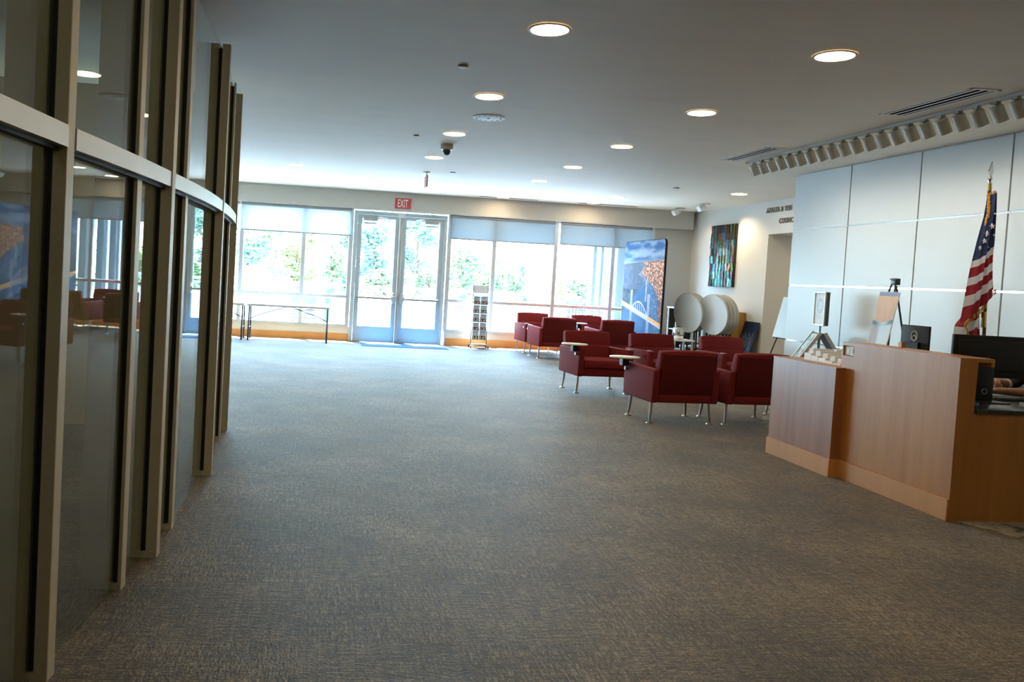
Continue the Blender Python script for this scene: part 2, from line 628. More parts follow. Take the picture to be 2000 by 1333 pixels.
# ------------------------------------------------------------------ windows and doors
def window(name, xs, zbot, ztop, trans):
    b = B()
    f0, f1 = YW + 0.02, YW + 0.14
    bx(b, xs[0] - 0.035, xs[-1] + 0.035, YW - 0.015, YW + 0.16, zbot - 0.06, zbot)        # sill
    bx(b, xs[0] - 0.035, xs[-1] + 0.035, f0, f1, ztop - 0.06, ztop)                        # head
    o = struct(name, b, M['winframe'])
    for x in xs:
        box_obj('mullion', x - 0.04, x + 0.04, f0, f1, zbot, ztop - 0.06, M['winframe'], o, bevel=0.003, seg=1)
    for a, c in zip(xs, xs[1:]):
        box_obj('transom', a + 0.04, c - 0.04, f0 + 0.005, f1 - 0.01, trans - 0.032, trans + 0.032, M['winframe'], o, bevel=0.003, seg=1)
        box_obj('glass_pane', a + 0.04, c - 0.04, YW + 0.075, YW + 0.087, zbot, trans - 0.032, M['glasso'], o)
        box_obj('glass_pane', a + 0.04, c - 0.04, YW + 0.075, YW + 0.087, trans + 0.032, ztop - 0.06, M['glasso'], o)
    return o


window('window_1', [-5.16, -4.02, -2.80, -1.58, -0.345, 0.60], 0.335, 2.70, 0.90)
window('window_2', [2.635, 3.58, 4.885, 6.135, 6.985], 0.335, 2.72, 0.93)

# door frame with its two leaves
b = B()
bx(b, 0.655, 0.725, YW - 0.03, YW + 0.16, 0, 2.66)
bx(b, 2.50, 2.565, YW - 0.03, YW + 0.16, 0, 2.66)
bx(b, 0.725, 2.50, YW - 0.03, YW + 0.16, 2.592, 2.66)
df = struct('door_1', b, M['doorpaint'])
box_obj('mullion_post', 1.585, 1.645, YW - 0.035, YW + 0.06, 0.012, 2.592, M['rail'], df, bevel=0.004, seg=1)
box_obj('strike_box', 1.545, 1.685, YW - 0.075, YW - 0.03, 2.56, 2.64, M['white'], df, bevel=0.004, seg=1)
box_obj('threshold', 0.725, 2.50, YW - 0.06, YW + 0.16, 0, 0.012, M['galv'], df)
for (a, c, ga, gc, hinge) in ((0.729, 1.581, 0.815, 1.495, -1), (1.649, 2.497, 1.728, 2.415, 1)):
    b = B()
    y0, y1 = YW + 0.0, YW + 0.045
    bx(b, a, ga, y0, y1, 0.014, 2.588)
    bx(b, gc, c, y0, y1, 0.014, 2.588)
    bx(b, ga, gc, y0, y1, 0.014, 0.32)
    bx(b, ga, gc, y0, y1, 2.515, 2.588)
    leaf = obj('door_leaf', b, M['doorpaint'], df)
    box_obj('glass_pane', ga, gc, y0 + 0.018, y0 + 0.028, 0.32, 2.515, M['glasso'], leaf)
    b = B()
    bx(b, a + 0.01, c - 0.01, y0 - 0.075, y0 - 0.045, 0.885, 0.925)
    bx(b, a + 0.01, a + 0.07, y0 - 0.05, y0, 0.875, 0.935)
    bx(b, c - 0.07, c - 0.01, y0 - 0.05, y0, 0.875, 0.935)
    obj('panic_bar', b, M['galv'], leaf, bevel=0.004, seg=1)
    xl = c - 0.05 if hinge < 0 else a + 0.05
    b = B()
    bx(b, xl - 0.055, xl + 0.055, y0 - 0.085, y0 - 0.005, 0.86, 0.955)
    bx(b, xl - 0.035, xl + 0.035, y0 - 0.07, y0 - 0.002, 0.80, 1.02)
    obj('latch_case', b, M['winframe'], leaf, bevel=0.006, seg=1)
    xc = ga + 0.17 if hinge < 0 else gc - 0.17
    b = B()
    bx(b, xc - 0.15, xc + 0.15, y0 - 0.055, y0, 2.465, 2.535)
    tube(b, [(xc - 0.13, y0 - 0.03, 2.42), (xc + 0.13, y0 - 0.03, 2.42)], 0.022, 10)
    bx(b, xc - 0.03, xc - 0.015, y0 - 0.04, y0 - 0.01, 2.40, 2.47)
    bx(b, xc + 0.07, xc + 0.085, y0 - 0.04, y0 - 0.01, 2.40, 2.47)
    obj('door_closer', b, M['galv'], leaf, bevel=0.004, seg=1)
    b = B()
    s = 1 if hinge < 0 else -1
    tube(b, [(xc + s * 0.05, y0 - 0.05, 2.55), (xc + s * 0.33, y0 - 0.09, 2.535), (xc + s * 0.16, y0 - 0.03, 2.575)], 0.008, 8)
    obj('closer_arm', b, M['galv'], leaf, smooth=True)
    # etched square emblem and line of lettering on the glass
    xm = (ga + gc) / 2
    b = B()
    for (p, q_, r, s_) in ((-0.09, 0.09, 1.70, 1.715), (-0.09, 0.09, 1.485, 1.50), (-0.09, -0.076, 1.485, 1.715), (0.076, 0.09, 1.485, 1.715)):
        bx(b, xm + p, xm + q_, y0 + 0.012, y0 + 0.017, r, s_)
    tube(b, [(xm - 0.06, y0 + 0.014, 1.52), (xm - 0.02, y0 + 0.014, 1.60), (xm + 0.02, y0 + 0.014, 1.585), (xm + 0.06, y0 + 0.014, 1.67)], 0.008, 6)
    bx(b, xm - 0.26, xm + 0.26, y0 + 0.012, y0 + 0.017, 1.435, 1.45)
    obj('etched_emblem', b, M['white'], leaf)

# roller shades
def roller_shade(x0, x1, z0, label, fab, y=YW - 0.045):
    t = thing('roller_shade', label, 'shade', (0.5 * (x0 + x1), y, z0), 0, 'roller shades under the soffit')
    h = (x1 - x0) / 2
    b = B()
    n = 6
    for i in range(n):
        bx(b, -h, h, -0.0012, 0.0012, 0.022 + (2.66 - z0 - 0.022) * i / n, 0.022 + (2.66 - z0 - 0.022) * (i + 1) / n)
    bmesh.ops.remove_doubles(b, verts=b.verts, dist=1e-5)
    obj('fabric', b, M[fab], t)
    box_obj('hem_bar', -h, h, -0.006, 0.006, 0, 0.024, M['hem'], t, bevel=0.003, seg=1)
    b = B()
    tube(b, [(-h, 0.0, 2.66 - z0), (h, 0.0, 2.66 - z0)], 0.03, 14)
    obj('roller', b, M['hem'], t, smooth=True)


roller_shade(-1.60, 0.60, 2.13, 'broad white roller shade beside the grey double door, over the folding tables', 'shadel')
roller_shade(-5.0, -1.66, 2.13, 'white roller shade in the window corner behind the glass partition', 'shadel')
roller_shade(2.63, 4.83, 2.195, 'grey roller shade over the brochure rack, next to the double door', 'shader')
roller_shade(4.945, 6.93, 2.215, 'grey roller shade above the tall blue banner', 'shader')

# ------------------------------------------------------------------ curved glass partition
GY = [1.62, 2.79, 3.57, 3.975, 4.39, 5.545, 6.67, 7.085]
GX = [-0.984, -0.880, -0.797, -0.765, -0.735, -0.714, -0.755, -0.785]
PR = [0.062, 0.060, 0.030, 0.067, 0.032, 0.067, 0.029, 0.071]
ZP = 2.85       # top of the partition
MAIN = [0, 1, 0, 1, 0, 1, 0, 1]
wl = bpy.data.objects.new('wall_left', None)
COL.objects.link(wl)
wl['kind'] = 'structure'


def gl_frame(i):
    a = Vector((GX[max(i - 1, 0)], GY[max(i - 1, 0)], 0))
    c = Vector((GX[min(i + 1, len(GX) - 1)], GY[min(i + 1, len(GX) - 1)], 0))
    t = (c - a).normalized()
    n_ = Vector((t.y, -t.x, 0))
    m = Matrix.Identity(4)
    m.col[0][:3] = n_
    m.col[1][:3] = t
    m.col[3][:3] = Vector((GX[i], GY[i], 0))
    return m


for i in range(len(GY)):
    mm = gl_frame(i)
    pr = PR[i]
    b = B()
    bx(b, 0.014, pr, -0.03, 0.03, 0.0, ZP - 0.001, mm)
    mu = obj('mullion', b, M['alu'], wl, bevel=0.002, seg=1)
    b = B()
    bx(b, -0.15, -0.014, -0.03, 0.03, 0.0, ZP - 0.001, mm)
    obj('inner_mullion', b, M['alu'], mu, bevel=0.002, seg=1)
    b = B()
    bx(b, -0.014, 0.014, -0.022, 0.022, 0.035, ZP - 0.03, mm)
    obj('gasket', b, M['gasket'], mu)
    b = B()
    bx(b, -0.02, pr - 0.002, -0.031, 0.028, 0.0, 0.03, mm)
    obj('foot', b, M['alu'], mu)
for i in range(len(GY) - 1):
    a = Vector((GX[i], GY[i], 0))
    c = Vector((GX[i + 1], GY[i + 1], 0))
    t = (c - a).normalized()
    n_ = Vector((t.y, -t.x, 0))
    L = (c - a).length
    mm = Matrix.Identity(4)
    mm.col[0][:3] = n_
    mm.col[1][:3] = t
    mm.col[3][:3] = a
    for z0, z1 in ((0.004, 1.762), (1.828, ZP - 0.004)):
        b = B()
        bx(b, -0.006, 0.004, 0.02, L - 0.02, z0, z1, mm)
        obj('glass_pane', b, M['glassw'], wl)
# horizontal rails span main mullion to main mullion, gently curved in front of the secondary ones
def rail_pts(i0, i1, off, n=14):
    out = []
    for k in range(n + 1):
        y = GY[i0] + (GY[i1] - GY[i0]) * k / n
        if i1 - i0 == 2:      # quadratic through three glass points
            ya, yb, yc = GY[i0], GY[i0 + 1], GY[i1]
            xa, xb, xc = GX[i0], GX[i0 + 1], GX[i1]
            x = xa * (y - yb) * (y - yc) / ((ya - yb) * (ya - yc)) + xb * (y - ya) * (y - yc) / ((yb - ya) * (yb - yc)) + xc * (y - ya) * (y - yb) / ((yc - ya) * (yc - yb))
        else:
            x = GX[i0] + (GX[i1] - GX[i0]) * k / n
        out.append(Vector((x + off, y, 0)))
    return out


for i0, i1 in ((0, 1), (1, 3), (3, 5), (5, 7)):
    inner, outer = rail_pts(i0, i1, 0.010), rail_pts(i0, i1, 0.062)
    e0, e1 = 0.032 / (GY[i1] - GY[i0]), 1 - 0.032 / (GY[i1] - GY[i0])

    def clip(ps):
        n = len(ps) - 1
        ps = list(ps)
        ps[0] = ps[0].lerp(ps[1], min(1, e0 * n))
        ps[-1] = ps[-1].lerp(ps[-2], min(1, e0 * n))
        return ps
    inner, outer = clip(inner), clip(outer)
    b = B()
    rings = [[b.verts.new((p.x, p.y, z)) for p, z in ((a, 1.758), (c, 1.758), (c, 1.828), (a, 1.828))] for a, c in zip(inner, outer)]
    for r1, r2 in zip(rings, rings[1:]):
        for k in range(4):
            b.faces.new((r1[k], r1[(k + 1) % 4], r2[(k + 1) % 4], r2[k]))
    b.faces.new(rings[0][::-1])
    b.faces.new(rings[-1])
    rl = obj('rail', b, M['rail'], wl, smooth=True, ang=50)
    b = B()
    rings = [[b.verts.new((p.x, p.y, z)) for p, z in ((a, 1.745), (c, 1.745), (c, 1.758), (a, 1.758))] for a, c in zip([q + Vector((-0.008, 0, 0)) for q in inner], [q + Vector((0.022, 0, 0)) for q in inner])]
    for r1, r2 in zip(rings, rings[1:]):
        for k in range(4):
            b.faces.new((r1[k], r1[(k + 1) % 4], r2[(k + 1) % 4], r2[k]))
    b.faces.new(rings[0][::-1])
    b.faces.new(rings[-1])
    obj('gasket', b, M['gasket'], rl)
# closed room behind the partition
box_struct('wall_partition', -5.2, -0.95, 7.12, 7.25, 0, ZP, M['backroom'])
for k, y in enumerate((1.8, 3.6, 5.4)):
    t = thing('strip_light', ('nearest', 'middle', 'farthest')[k] + ' of three dim strip lights on the ceiling behind the glass partition', 'ceiling light', (-2.6, y, ZC), 0, 'strip lights behind the glass')
    box_obj('housing', -0.9, 0.9, -0.07, 0.07, -0.05, -0.001, M['white'], t)
    box_obj('diffuser', -0.88, 0.88, -0.055, 0.055, -0.06, -0.05, M['lampb'], t)

# ------------------------------------------------------------------ ceiling fittings
proto = None
rows = {
    'row over the open carpet': [(1.42, 5.32), (1.45, 7.39), (1.47, 9.43), (1.51, 11.40)],
    'row above the red armchairs': [(3.43, 5.33), (3.46, 7.36), (3.48, 9.44), (3.50, 11.38), (3.51, 13.21), (3.53, 14.80), (3.57, 16.14)],
    'pair near the far windows': [(5.43, 14.80), (5.41, 16.07)],
    'pair beyond the glass partition': [(-0.46, 13.28), (-0.38, 14.92)],
}
ordn = ['nearest', 'second', 'third', 'fourth', 'fifth', 'sixth', 'farthest']
spots = []
for rname, pts in rows.items():
    for k, p in enumerate(pts):
        w_ = ordn[k] if k < len(pts) - 1 else 'farthest'
        spots.append((p, f'round recessed ceiling light, {w_} of the {rname}'))
rear = ['second', 'first']
for j, x in enumerate((1.40, 3.42)):  # lamps added out of frame to light the mullions and front carpet
    for k, y in enumerate((3.25, 1.2, -0.9)[:2 - j]):
        spots.append(((x, y), f'added fill light out of frame, {rear[k]} from the rear wall over the {("carpet", "desk side")[j]}'))
spots.append(((6.91, 13.10), 'lone round recessed ceiling light in front of the wall lettering'))
for p, lab in spots:
    if proto is None:
        proto = thing('ceiling_light', lab, 'ceiling light', (*p, ZC), 0, 'round recessed ceiling lights')
        b = B()
        lathe(b, [(0.142, -0.001), (0.142, -0.006), (0.124, -0.009), (0.122, -0.002)], 40)
        obj('trim_ring', b, M['ventw'], proto, smooth=True)
        b = B()
        lathe(b, [(0, -0.0045), (0.08, -0.0045), (0.123, -0.003)], 40)
        obj('lens', b, M['lamp'], proto, smooth=True)
    else:
        dup(proto, (*p, ZC), 0, lab)

dup(proto, (9.0, 12.7, 2.48), 0, 'unseen ceiling light added to brighten the doorway passage')  # lamp added out of sight to lift the doorway jamb
# track of cylinder spotlights
tr = thing('lighting_track', 'long beige lighting track on the ceiling beside the panelled wall', 'track', (5.28, 0, ZC))
b = B()
bx(b, -0.02, 0.02, 5.45, 9.86, -0.03, -0.001)
obj('channel', b, M['channel'], tr, bevel=0.004, seg=1)
b = B()
bx(b, -0.02, 0.02, 9.84, 9.87, -0.03, -0.004)
obj('end_cap', b, M['channel'], tr)
nth = ['first', 'second', 'third', 'fourth', 'fifth', 'sixth', 'seventh', 'eighth', 'ninth', 'tenth', 'eleventh', 'twelfth', 'thirteenth', 'fourteenth', 'fifteenth', 'sixteenth', 'seventeenth', 'eighteenth', 'nineteenth', 'twentieth', 'twenty-first', 'twenty-second']
sproto = None
spot_d = bpy.data.lights.new('spot_lamp', 'SPOT')
spot_d.energy = TRACK_POWER
spot_d.color = (1.0, 0.90, 0.74)
spot_d.spot_size = radians(125)
spot_d.spot_blend = 0.9
spot_d.shadow_soft_size = 0.04
for k in range(22):
    y = 9.72 - 0.1935 * k
    lab = f'beige cylinder spotlight, {nth[k]} from the window end of the ceiling track'
    if sproto is None:
        sproto = thing('track_spotlight', lab, 'spotlight', (5.28, y, ZC - 0.031), 0, 'cylinder spotlights on the ceiling track')
        b = B()
        bx(b, -0.02, 0.02, -0.03, 0.03, -0.016, 0.0)
        tube(b, [(0, 0, -0.016), (0.01, 0, -0.045)], 0.012, 10)
        obj('mount', b, M['channel'], sproto)
        ma = Matrix.Translation((0.0, 0, -0.022)) @ Matrix.Rotation(radians(-28), 4, 'Y')
        b = B()
        lathe(b, [(0, -0.006), (0.044, -0.006), (0.051, -0.014), (0.051, -0.142), (0.047, -0.142), (0.045, -0.10), (0, -0.098)], 24, ma)
        obj('housing', b, M['trackw'], sproto, smooth=True)
        b = B()
        lathe(b, [(0, -0.102), (0.044, -0.102)], 24, ma)
        obj('lens', b, M['lampt'], sproto)
    else:
        dup(sproto, (5.28, y, ZC - 0.031), 0, lab)
    if k % 2 == 0:
        lo = bpy.data.objects.new('spot_lamp', spot_d)
        COL.objects.link(lo)
        lo.location = (5.37, y, ZC - 0.225)
        lo.rotation_euler = Vector((0.62, 0, -0.78)).to_track_quat('-Z', 'Y').to_euler()

# slotted air vents
def vent(x0, x1, y0, y1, label):
    t = thing('air_vent', label, 'vent', (0.5 * (x0 + x1), 0.5 * (y0 + y1), ZC), 0, 'slotted ceiling air vents')
    hx, hy = (x1 - x0) / 2, (y1 - y0) / 2
    b = B()
    bx(b, -hx, hx, -hy, -hy + 0.03, -0.006, -0.001)
    bx(b, -hx, hx, hy - 0.03, hy, -0.006, -0.001)
    bx(b, -hx, -hx + 0.02, -hy, hy, -0.006, -0.001)
    bx(b, hx - 0.02, hx, -hy, hy, -0.006, -0.001)
    obj('frame', b, M['ventw'], t)
    box_obj('backing', -hx + 0.01, hx - 0.01, -hy + 0.02, hy - 0.02, -0.0030, -0.0012, M['void'], t)
    n = 3
    for k in range(n):
        xc = -hx + 0.02 + (2 * hx - 0.04) * (k + 0.5) / n
        box_obj('slat', xc - 0.013, xc + 0.013, -hy + 0.03, hy - 0.03, -0.0048, -0.0036, M['ventw'], t)


vent(4.87, 5.11, 5.80, 6.86, 'near slotted air vent in the ceiling beside the spotlight track')
vent(4.92, 5.14, 8.79, 9.86, 'far slotted air vent at the window end of the spotlight track')
for (x0, x1, lab) in ((3.10, 4.33, 'thin slot diffuser in the ceiling in front of the grey roller shade by the door'), (5.16, 6.42, 'thin slot diffuser in the ceiling in front of the blue banner window')):
    t = thing('slot_diffuser', lab, 'vent', (0.5 * (x0 + x1), 16.27, ZC), 0, 'slot diffusers by the windows')
    h = (x1 - x0) / 2
    box_obj('frame', -h, h, -0.05, 0.05, -0.006, -0.001, M['ventw'], t)
    box_obj('slot', -h + 0.02, h - 0.02, -0.03, 0.03, -0.0075, -0.006, M['void'], t)

t = thing('ceiling_speaker', 'round white perforated ceiling speaker between two recessed lights', 'speaker', (1.645, 8.35, ZC))
b = B()
lathe(b, [(0, -0.012), (0.15, -0.010), (0.168, -0.006), (0.168, -0.001)], 40)
obj('grille', b, M['ventw'], t, smooth=True)
b = B()
for k in range(12):
    a = 2 * pi * k / 12
    lathe(b, [(0, -0.0145), (0.006, -0.0145), (0.006, -0.009)], 8, Matrix.Translation((0.125 * cos(a), 0.125 * sin(a), 0)))
lathe(b, [(0, -0.016), (0.016, -0.016), (0.016, -0.009)], 12)
obj('screw', b, M['dgrey'], t)
for x, y, r, lab in ((1.035, 6.42, 0.042, 'small white smoke detector disc nearest the camera on the ceiling'), (1.06, 9.73, 0.035, 'small white smoke detector disc beside the dome camera'),
                     (5.71, 12.88, 0.05, 'small grey sensor disc on the ceiling above the blue banner'), (2.02, 12.9, 0.045, 'tiny flush sensor disc beside the hanging exit sign')):
    t = thing('smoke_detector', lab, 'detector', (x, y, ZC), 0, 'small discs on the ceiling')
    b = B()
    lathe(b, [(0, -0.016), (r * 0.7, -0.016), (r, -0.010)], 24)
    obj('cover', b, M['ventw'], t, smooth=True)
    b = B()
    lathe(b, [(r * 0.95, -0.010), (r * 0.95, -0.001)], 24)
    obj('base_ring', b, M['dgrey'], t, smooth=True)
t = thing('dome_camera', 'dark dome security camera hanging from the ceiling', 'camera', (1.51, 10.25, ZC))
b = B()
lathe(b, [(0.075, -0.001), (0.078, -0.01), (0.076, -0.055), (0.06, -0.062), (0, -0.062)], 28)
obj('mount', b, M['trackw'], t, smooth=True)
b = B()
lathe(b, [(0.047, -0.060), (0.05, -0.085), (0.044, -0.112), (0.026, -0.13), (0, -0.136)], 24)
obj('dome', b, M['black'], t, smooth=True)
b = B()
lathe(b, [(0.062, -0.058), (0.064, -0.066), (0.052, -0.072)], 28)
obj('ring', b, M['chrome'], t, smooth=True)

# exit signs
t = thing('exit_sign', 'red EXIT sign with white letters on the soffit over the double door', 'exit sign', (1.612, 16.60, 2.85))
box_obj('housing', -0.16, 0.16, -0.028, -0.0005, -0.102, 0.102, M['exitred'], t, bevel=0.003, seg=1)
Mx = Matrix.Translation((-0.113, -0.029, -0.077)) @ Matrix.Rotation(radians(90), 4, 'X')
obj('lettering', text_mesh('EXIT', 0.222, 0.002, Mx, 'LEFT', 0.47, 0.003), M['exitw'], t)
t = thing('exit_sign', 'thin hanging red exit sign seen edge-on below the ceiling', 'exit sign', (1.62, 13.05, ZC))
b = B()
lathe(b, [(0, -0.02), (0.05, -0.02), (0.06, -0.001)], 16)
tube(b, [(0, 0, -0.02), (0, 0, -0.07)], 0.01, 8)
obj('canopy', b, M['ventw'], t)
box_obj('plate', -0.008, 0.008, -0.15, 0.15, -0.25, -0.07, M['exitred'], t, bevel=0.002, seg=1)
Mx = Matrix.Translation((-0.009, 0.105, -0.23)) @ Matrix.Rotation(radians(-90), 4, 'Z') @ Matrix.Rotation(radians(90), 4, 'X')
obj('lettering', text_mesh('EXIT', 0.19, 0.001, Mx, 'LEFT', 0.5, 0.002), M['exitw'], t)
# two square wall-washer heads
for k, (x, y) in enumerate(((7.17, 16.05), (7.16, 14.92))):
    t = thing('wall_washer', ('small white angled ceiling lamp nearest the corner, above the banner', 'small white angled ceiling lamp in front of the mosaic artwork')[k], 'lamp', (x, y, ZC), 0, 'angled lamps for the artwork')
    b = B()
    bx(b, -0.05, 0.12, -0.07, 0.07, -0.012, -0.001)
    obj('base', b, M['ventw'], t)
    mm = Matrix.Translation((-0.02, 0, -0.075)) @ Matrix.Rotation(radians(-32), 4, 'Y')
    b = B()
    bx(b, -0.07, 0.06, -0.075, 0.075, -0.055, 0.05, mm)
    obj('housing', b, M['white'], t, bevel=0.012)
    wl_d = bpy.data.lights.new('washer_lamp', 'SPOT')
    wl_d.energy = 45 if k else 8
    wl_d.color = (1.0, 0.80, 0.52)
    wl_d.spot_size = radians(95)
    wl_d.spot_blend = 0.8
    wl_d.shadow_soft_size = 0.05
    lo = bpy.data.objects.new('washer_lamp', wl_d)
    COL.objects.link(lo)
    lo.location = (x + 0.10, y - 0.05, ZC - 0.14)
    lo.rotation_euler = Vector((0.5, -0.32 if k else 0.0, -0.75)).to_track_quat('-Z', 'Y').to_euler()

# ------------------------------------------------------------------ armchairs
def cushion(bm, x0, x1, y0, y1, z0, z1):
    bx(bm, x0, x1, y0, y1, z0, z1)


def make_chair(label):
    t = thing('armchair', label, 'armchair')
    # rounded side shells
    for s in (-1, 1):
        b = B()
        pts = [(-0.345, 0.225), (0.315, 0.225), (0.335, 0.575), (-0.36, 0.590)]
        vs = []
        for x in (s * 0.302, s * 0.378):
            vs.append([b.verts.new((x, y, z)) for y, z in pts])
        for k in range(4):
            b.faces.new((vs[0][k], vs[0][(k + 1) % 4], vs[1][(k + 1) % 4], vs[1][k]))
        b.faces.new(vs[0][::-1])
        b.faces.new(vs[1])
        obj('arm', b, M['red'], t, bevel=0.016, seg=3)
    b = B()
    bx(b, -0.302, 0.302, -0.325, 0.315, 0.228, 0.325)
    obj('base', b, M['red'], t, bevel=0.014, seg=3)
    b = B()
    bx(b, -0.298, 0.298, -0.350, 0.16, 0.327, 0.445)
    obj('seat', b, M['red'], t, bevel=0.028, seg=3)
    # back: lower cushion, upper cushion, one reclining slab with a crowned top
    mm = Matrix.Translation((0, 0.20, 0.33)) @ Matrix.Rotation(radians(-9), 4, 'X')
    b = B()
    n = 12
    prof = []
    for k in range(n + 1):
        u = -1 + 2 * k / n
        prof.append((u * 0.325, 0.452 + 0.014 * (1 - u * u)))
    a1 = [b.verts.new(mm @ Vector((x, 0.015, z))) for x, z in prof]
    a2 = [b.verts.new(mm @ Vector((x, 0.098, z))) for x, z in prof]
    c1 = [b.verts.new(mm @ Vector((x, -0.01, 0.262))) for x, z in prof]
    c2 = [b.verts.new(mm @ Vector((x, 0.112, 0.262))) for x, z in prof]
    for k in range(n):
        b.faces.new((a1[k], a1[k + 1], a2[k + 1], a2[k]))
        b.faces.new((c1[k], c1[k + 1], a1[k + 1], a1[k]))
        b.faces.new((c2[k], c2[k + 1], a2[k + 1], a2[k]))
        b.faces.new((c1[k], c1[k + 1], c2[k + 1], c2[k]))
    b.faces.new((a1[0], a2[0], c2[0], c1[0]))
    b.faces.new((a1[-1], a2[-1], c2[-1], c1[-1]))
    obj('headrest', b, M['red'], t, bevel=0.018, seg=3)
    b = B()
    bx(b, -0.298, 0.298, -0.035, 0.108, 0.0, 0.268, mm)
    obj('backrest', b, M['red'], t, bevel=0.018, seg=3)
    b = B()
    bx(b, -0.300, 0.300, 0.098, 0.116, -0.03, 0.435, mm)
    obj('rear_panel', b, M['redd'], t, bevel=0.008, seg=2)
    # splayed tubular legs, each ending in a disc glide
    for sx in (-1, 1):
        for sy, yt in ((-1, -0.24), (1, 0.22)):
            b = B()
            x, y = sx * 0.33, yt
            tube(b, [(x, y, 0.232), (x + sx * 0.004, y + sy * 0.004, 0.13), (x + sx * 0.016, y + sy * 0.014, 0.02)], [0.017, 0.016, 0.011], 12)
            lg = obj('leg', b, M['steel'], t, smooth=True)
            b = B()
            lathe(b, [(0, 0.022), (0.012, 0.02), (0.034, 0.008), (0.036, 0.0), (0, 0.0)], 16, Matrix.Translation((x + sx * 0.016, y + sy * 0.014, 0)))
            obj('glide', b, M['steel'], lg, smooth=True)
    return t


def add_tablet(ch, s):
    """swivel writing tablet clipped on the front of an arm (s = which side)."""
    b = B()
    ring = [(s * 0.415 + 0.172 * cos(2 * pi * k / 36), -0.275 + 0.135 * sin(2 * pi * k / 36)) for k in range(36)]
    prism(b, ring, 0.628, 0.645)
    tb = obj('tablet', b, M['white'], ch, bevel=0.004, seg=2)
    b = B()
    bx(b, s * 0.383 - 0.005 if s > 0 else -0.455, s * 0.383 + 0.005 if s < 0 else 0.455, -0.32, -0.24, 0.545, 0.627)
    obj('bracket', b, M['black'], tb, bevel=0.004, seg=1)
    b = B()
    tube(b, [(s * 0.375, -0.28, 0.515), (s * 0.405, -0.28, 0.515)], [0.014, 0.02], 14)
    obj('knob', b, M['chrome'], tb, smooth=True)


def add_arm_plate(ch, s):
    b = B()
    bx(b, s * 0.34 - 0.03, s * 0.34 + 0.03, -0.345, -0.27, 0.588, 0.594)
    pl = obj('arm_plate', b, M['galv'], ch, bevel=0.002, seg=1)
    b = B()
    tube(b, [(s * 0.372, -0.29, 0.515), (s * 0.400, -0.29, 0.515)], [0.013, 0.018], 14)
    obj('knob', b, M['chrome'], pl, smooth=True)


c0 = make_chair('red armchair nearest the window, by the brochure rack, facing the room')
R5 = radians(5)
chairs = [
    ((3.71, 10.56), R5, 'red armchair facing the camera with a white tablet on its outer arm', [('t', -1), ('p', 1)]),
    ((4.66, 10.62), R5, 'red armchair facing the camera, second in its row, tucked between two others', [('p', -1), ('p', 1)]),
    ((5.76, 10.78), R5, 'red armchair facing the camera in front of the stacked round tables', [('p', -1)]),
    ((3.83, 8.45), pi + R5, 'red armchair with its back turned and a white tablet, nearest the open carpet', [('t', 1)]),
    ((4.70, 8.53), pi + R5, 'red armchair with its back turned, partly hidden by the low end of the wooden desk', [('p', 1)]),
    ((5.68, 8.86), pi + radians(4), 'red armchair whose back top only shows behind the low desk and leaflets', []),
    ((4.42, 15.02), pi + R5, 'dark red armchair with its back turned, in front of the window armchair', [('p', 1)]),
    ((5.58, 15.14), pi + R5, 'dark red armchair with its back turned, in front of the blue banner', [('p', 1)]),
    ((5.56, 16.10), R5, 'red armchair under the window beside the banner, half hidden, with a small white tablet', [('t', -1)]),
]
c0.location = (4.40, 16.02, 0)
c0.rotation_euler = (0, 0, R5)
c0['group'] = 'red lounge armchairs'
kids = [('p', -1)]
made = [(c0, kids)]
for (x, y), rz, lab, ex in chairs:
    made.append((dup(c0, (x, y, 0), rz, lab), ex))
for ch, ex in made:
    for kind, s in ex:
        (add_tablet if kind == 't' else add_arm_plate)(ch, s)

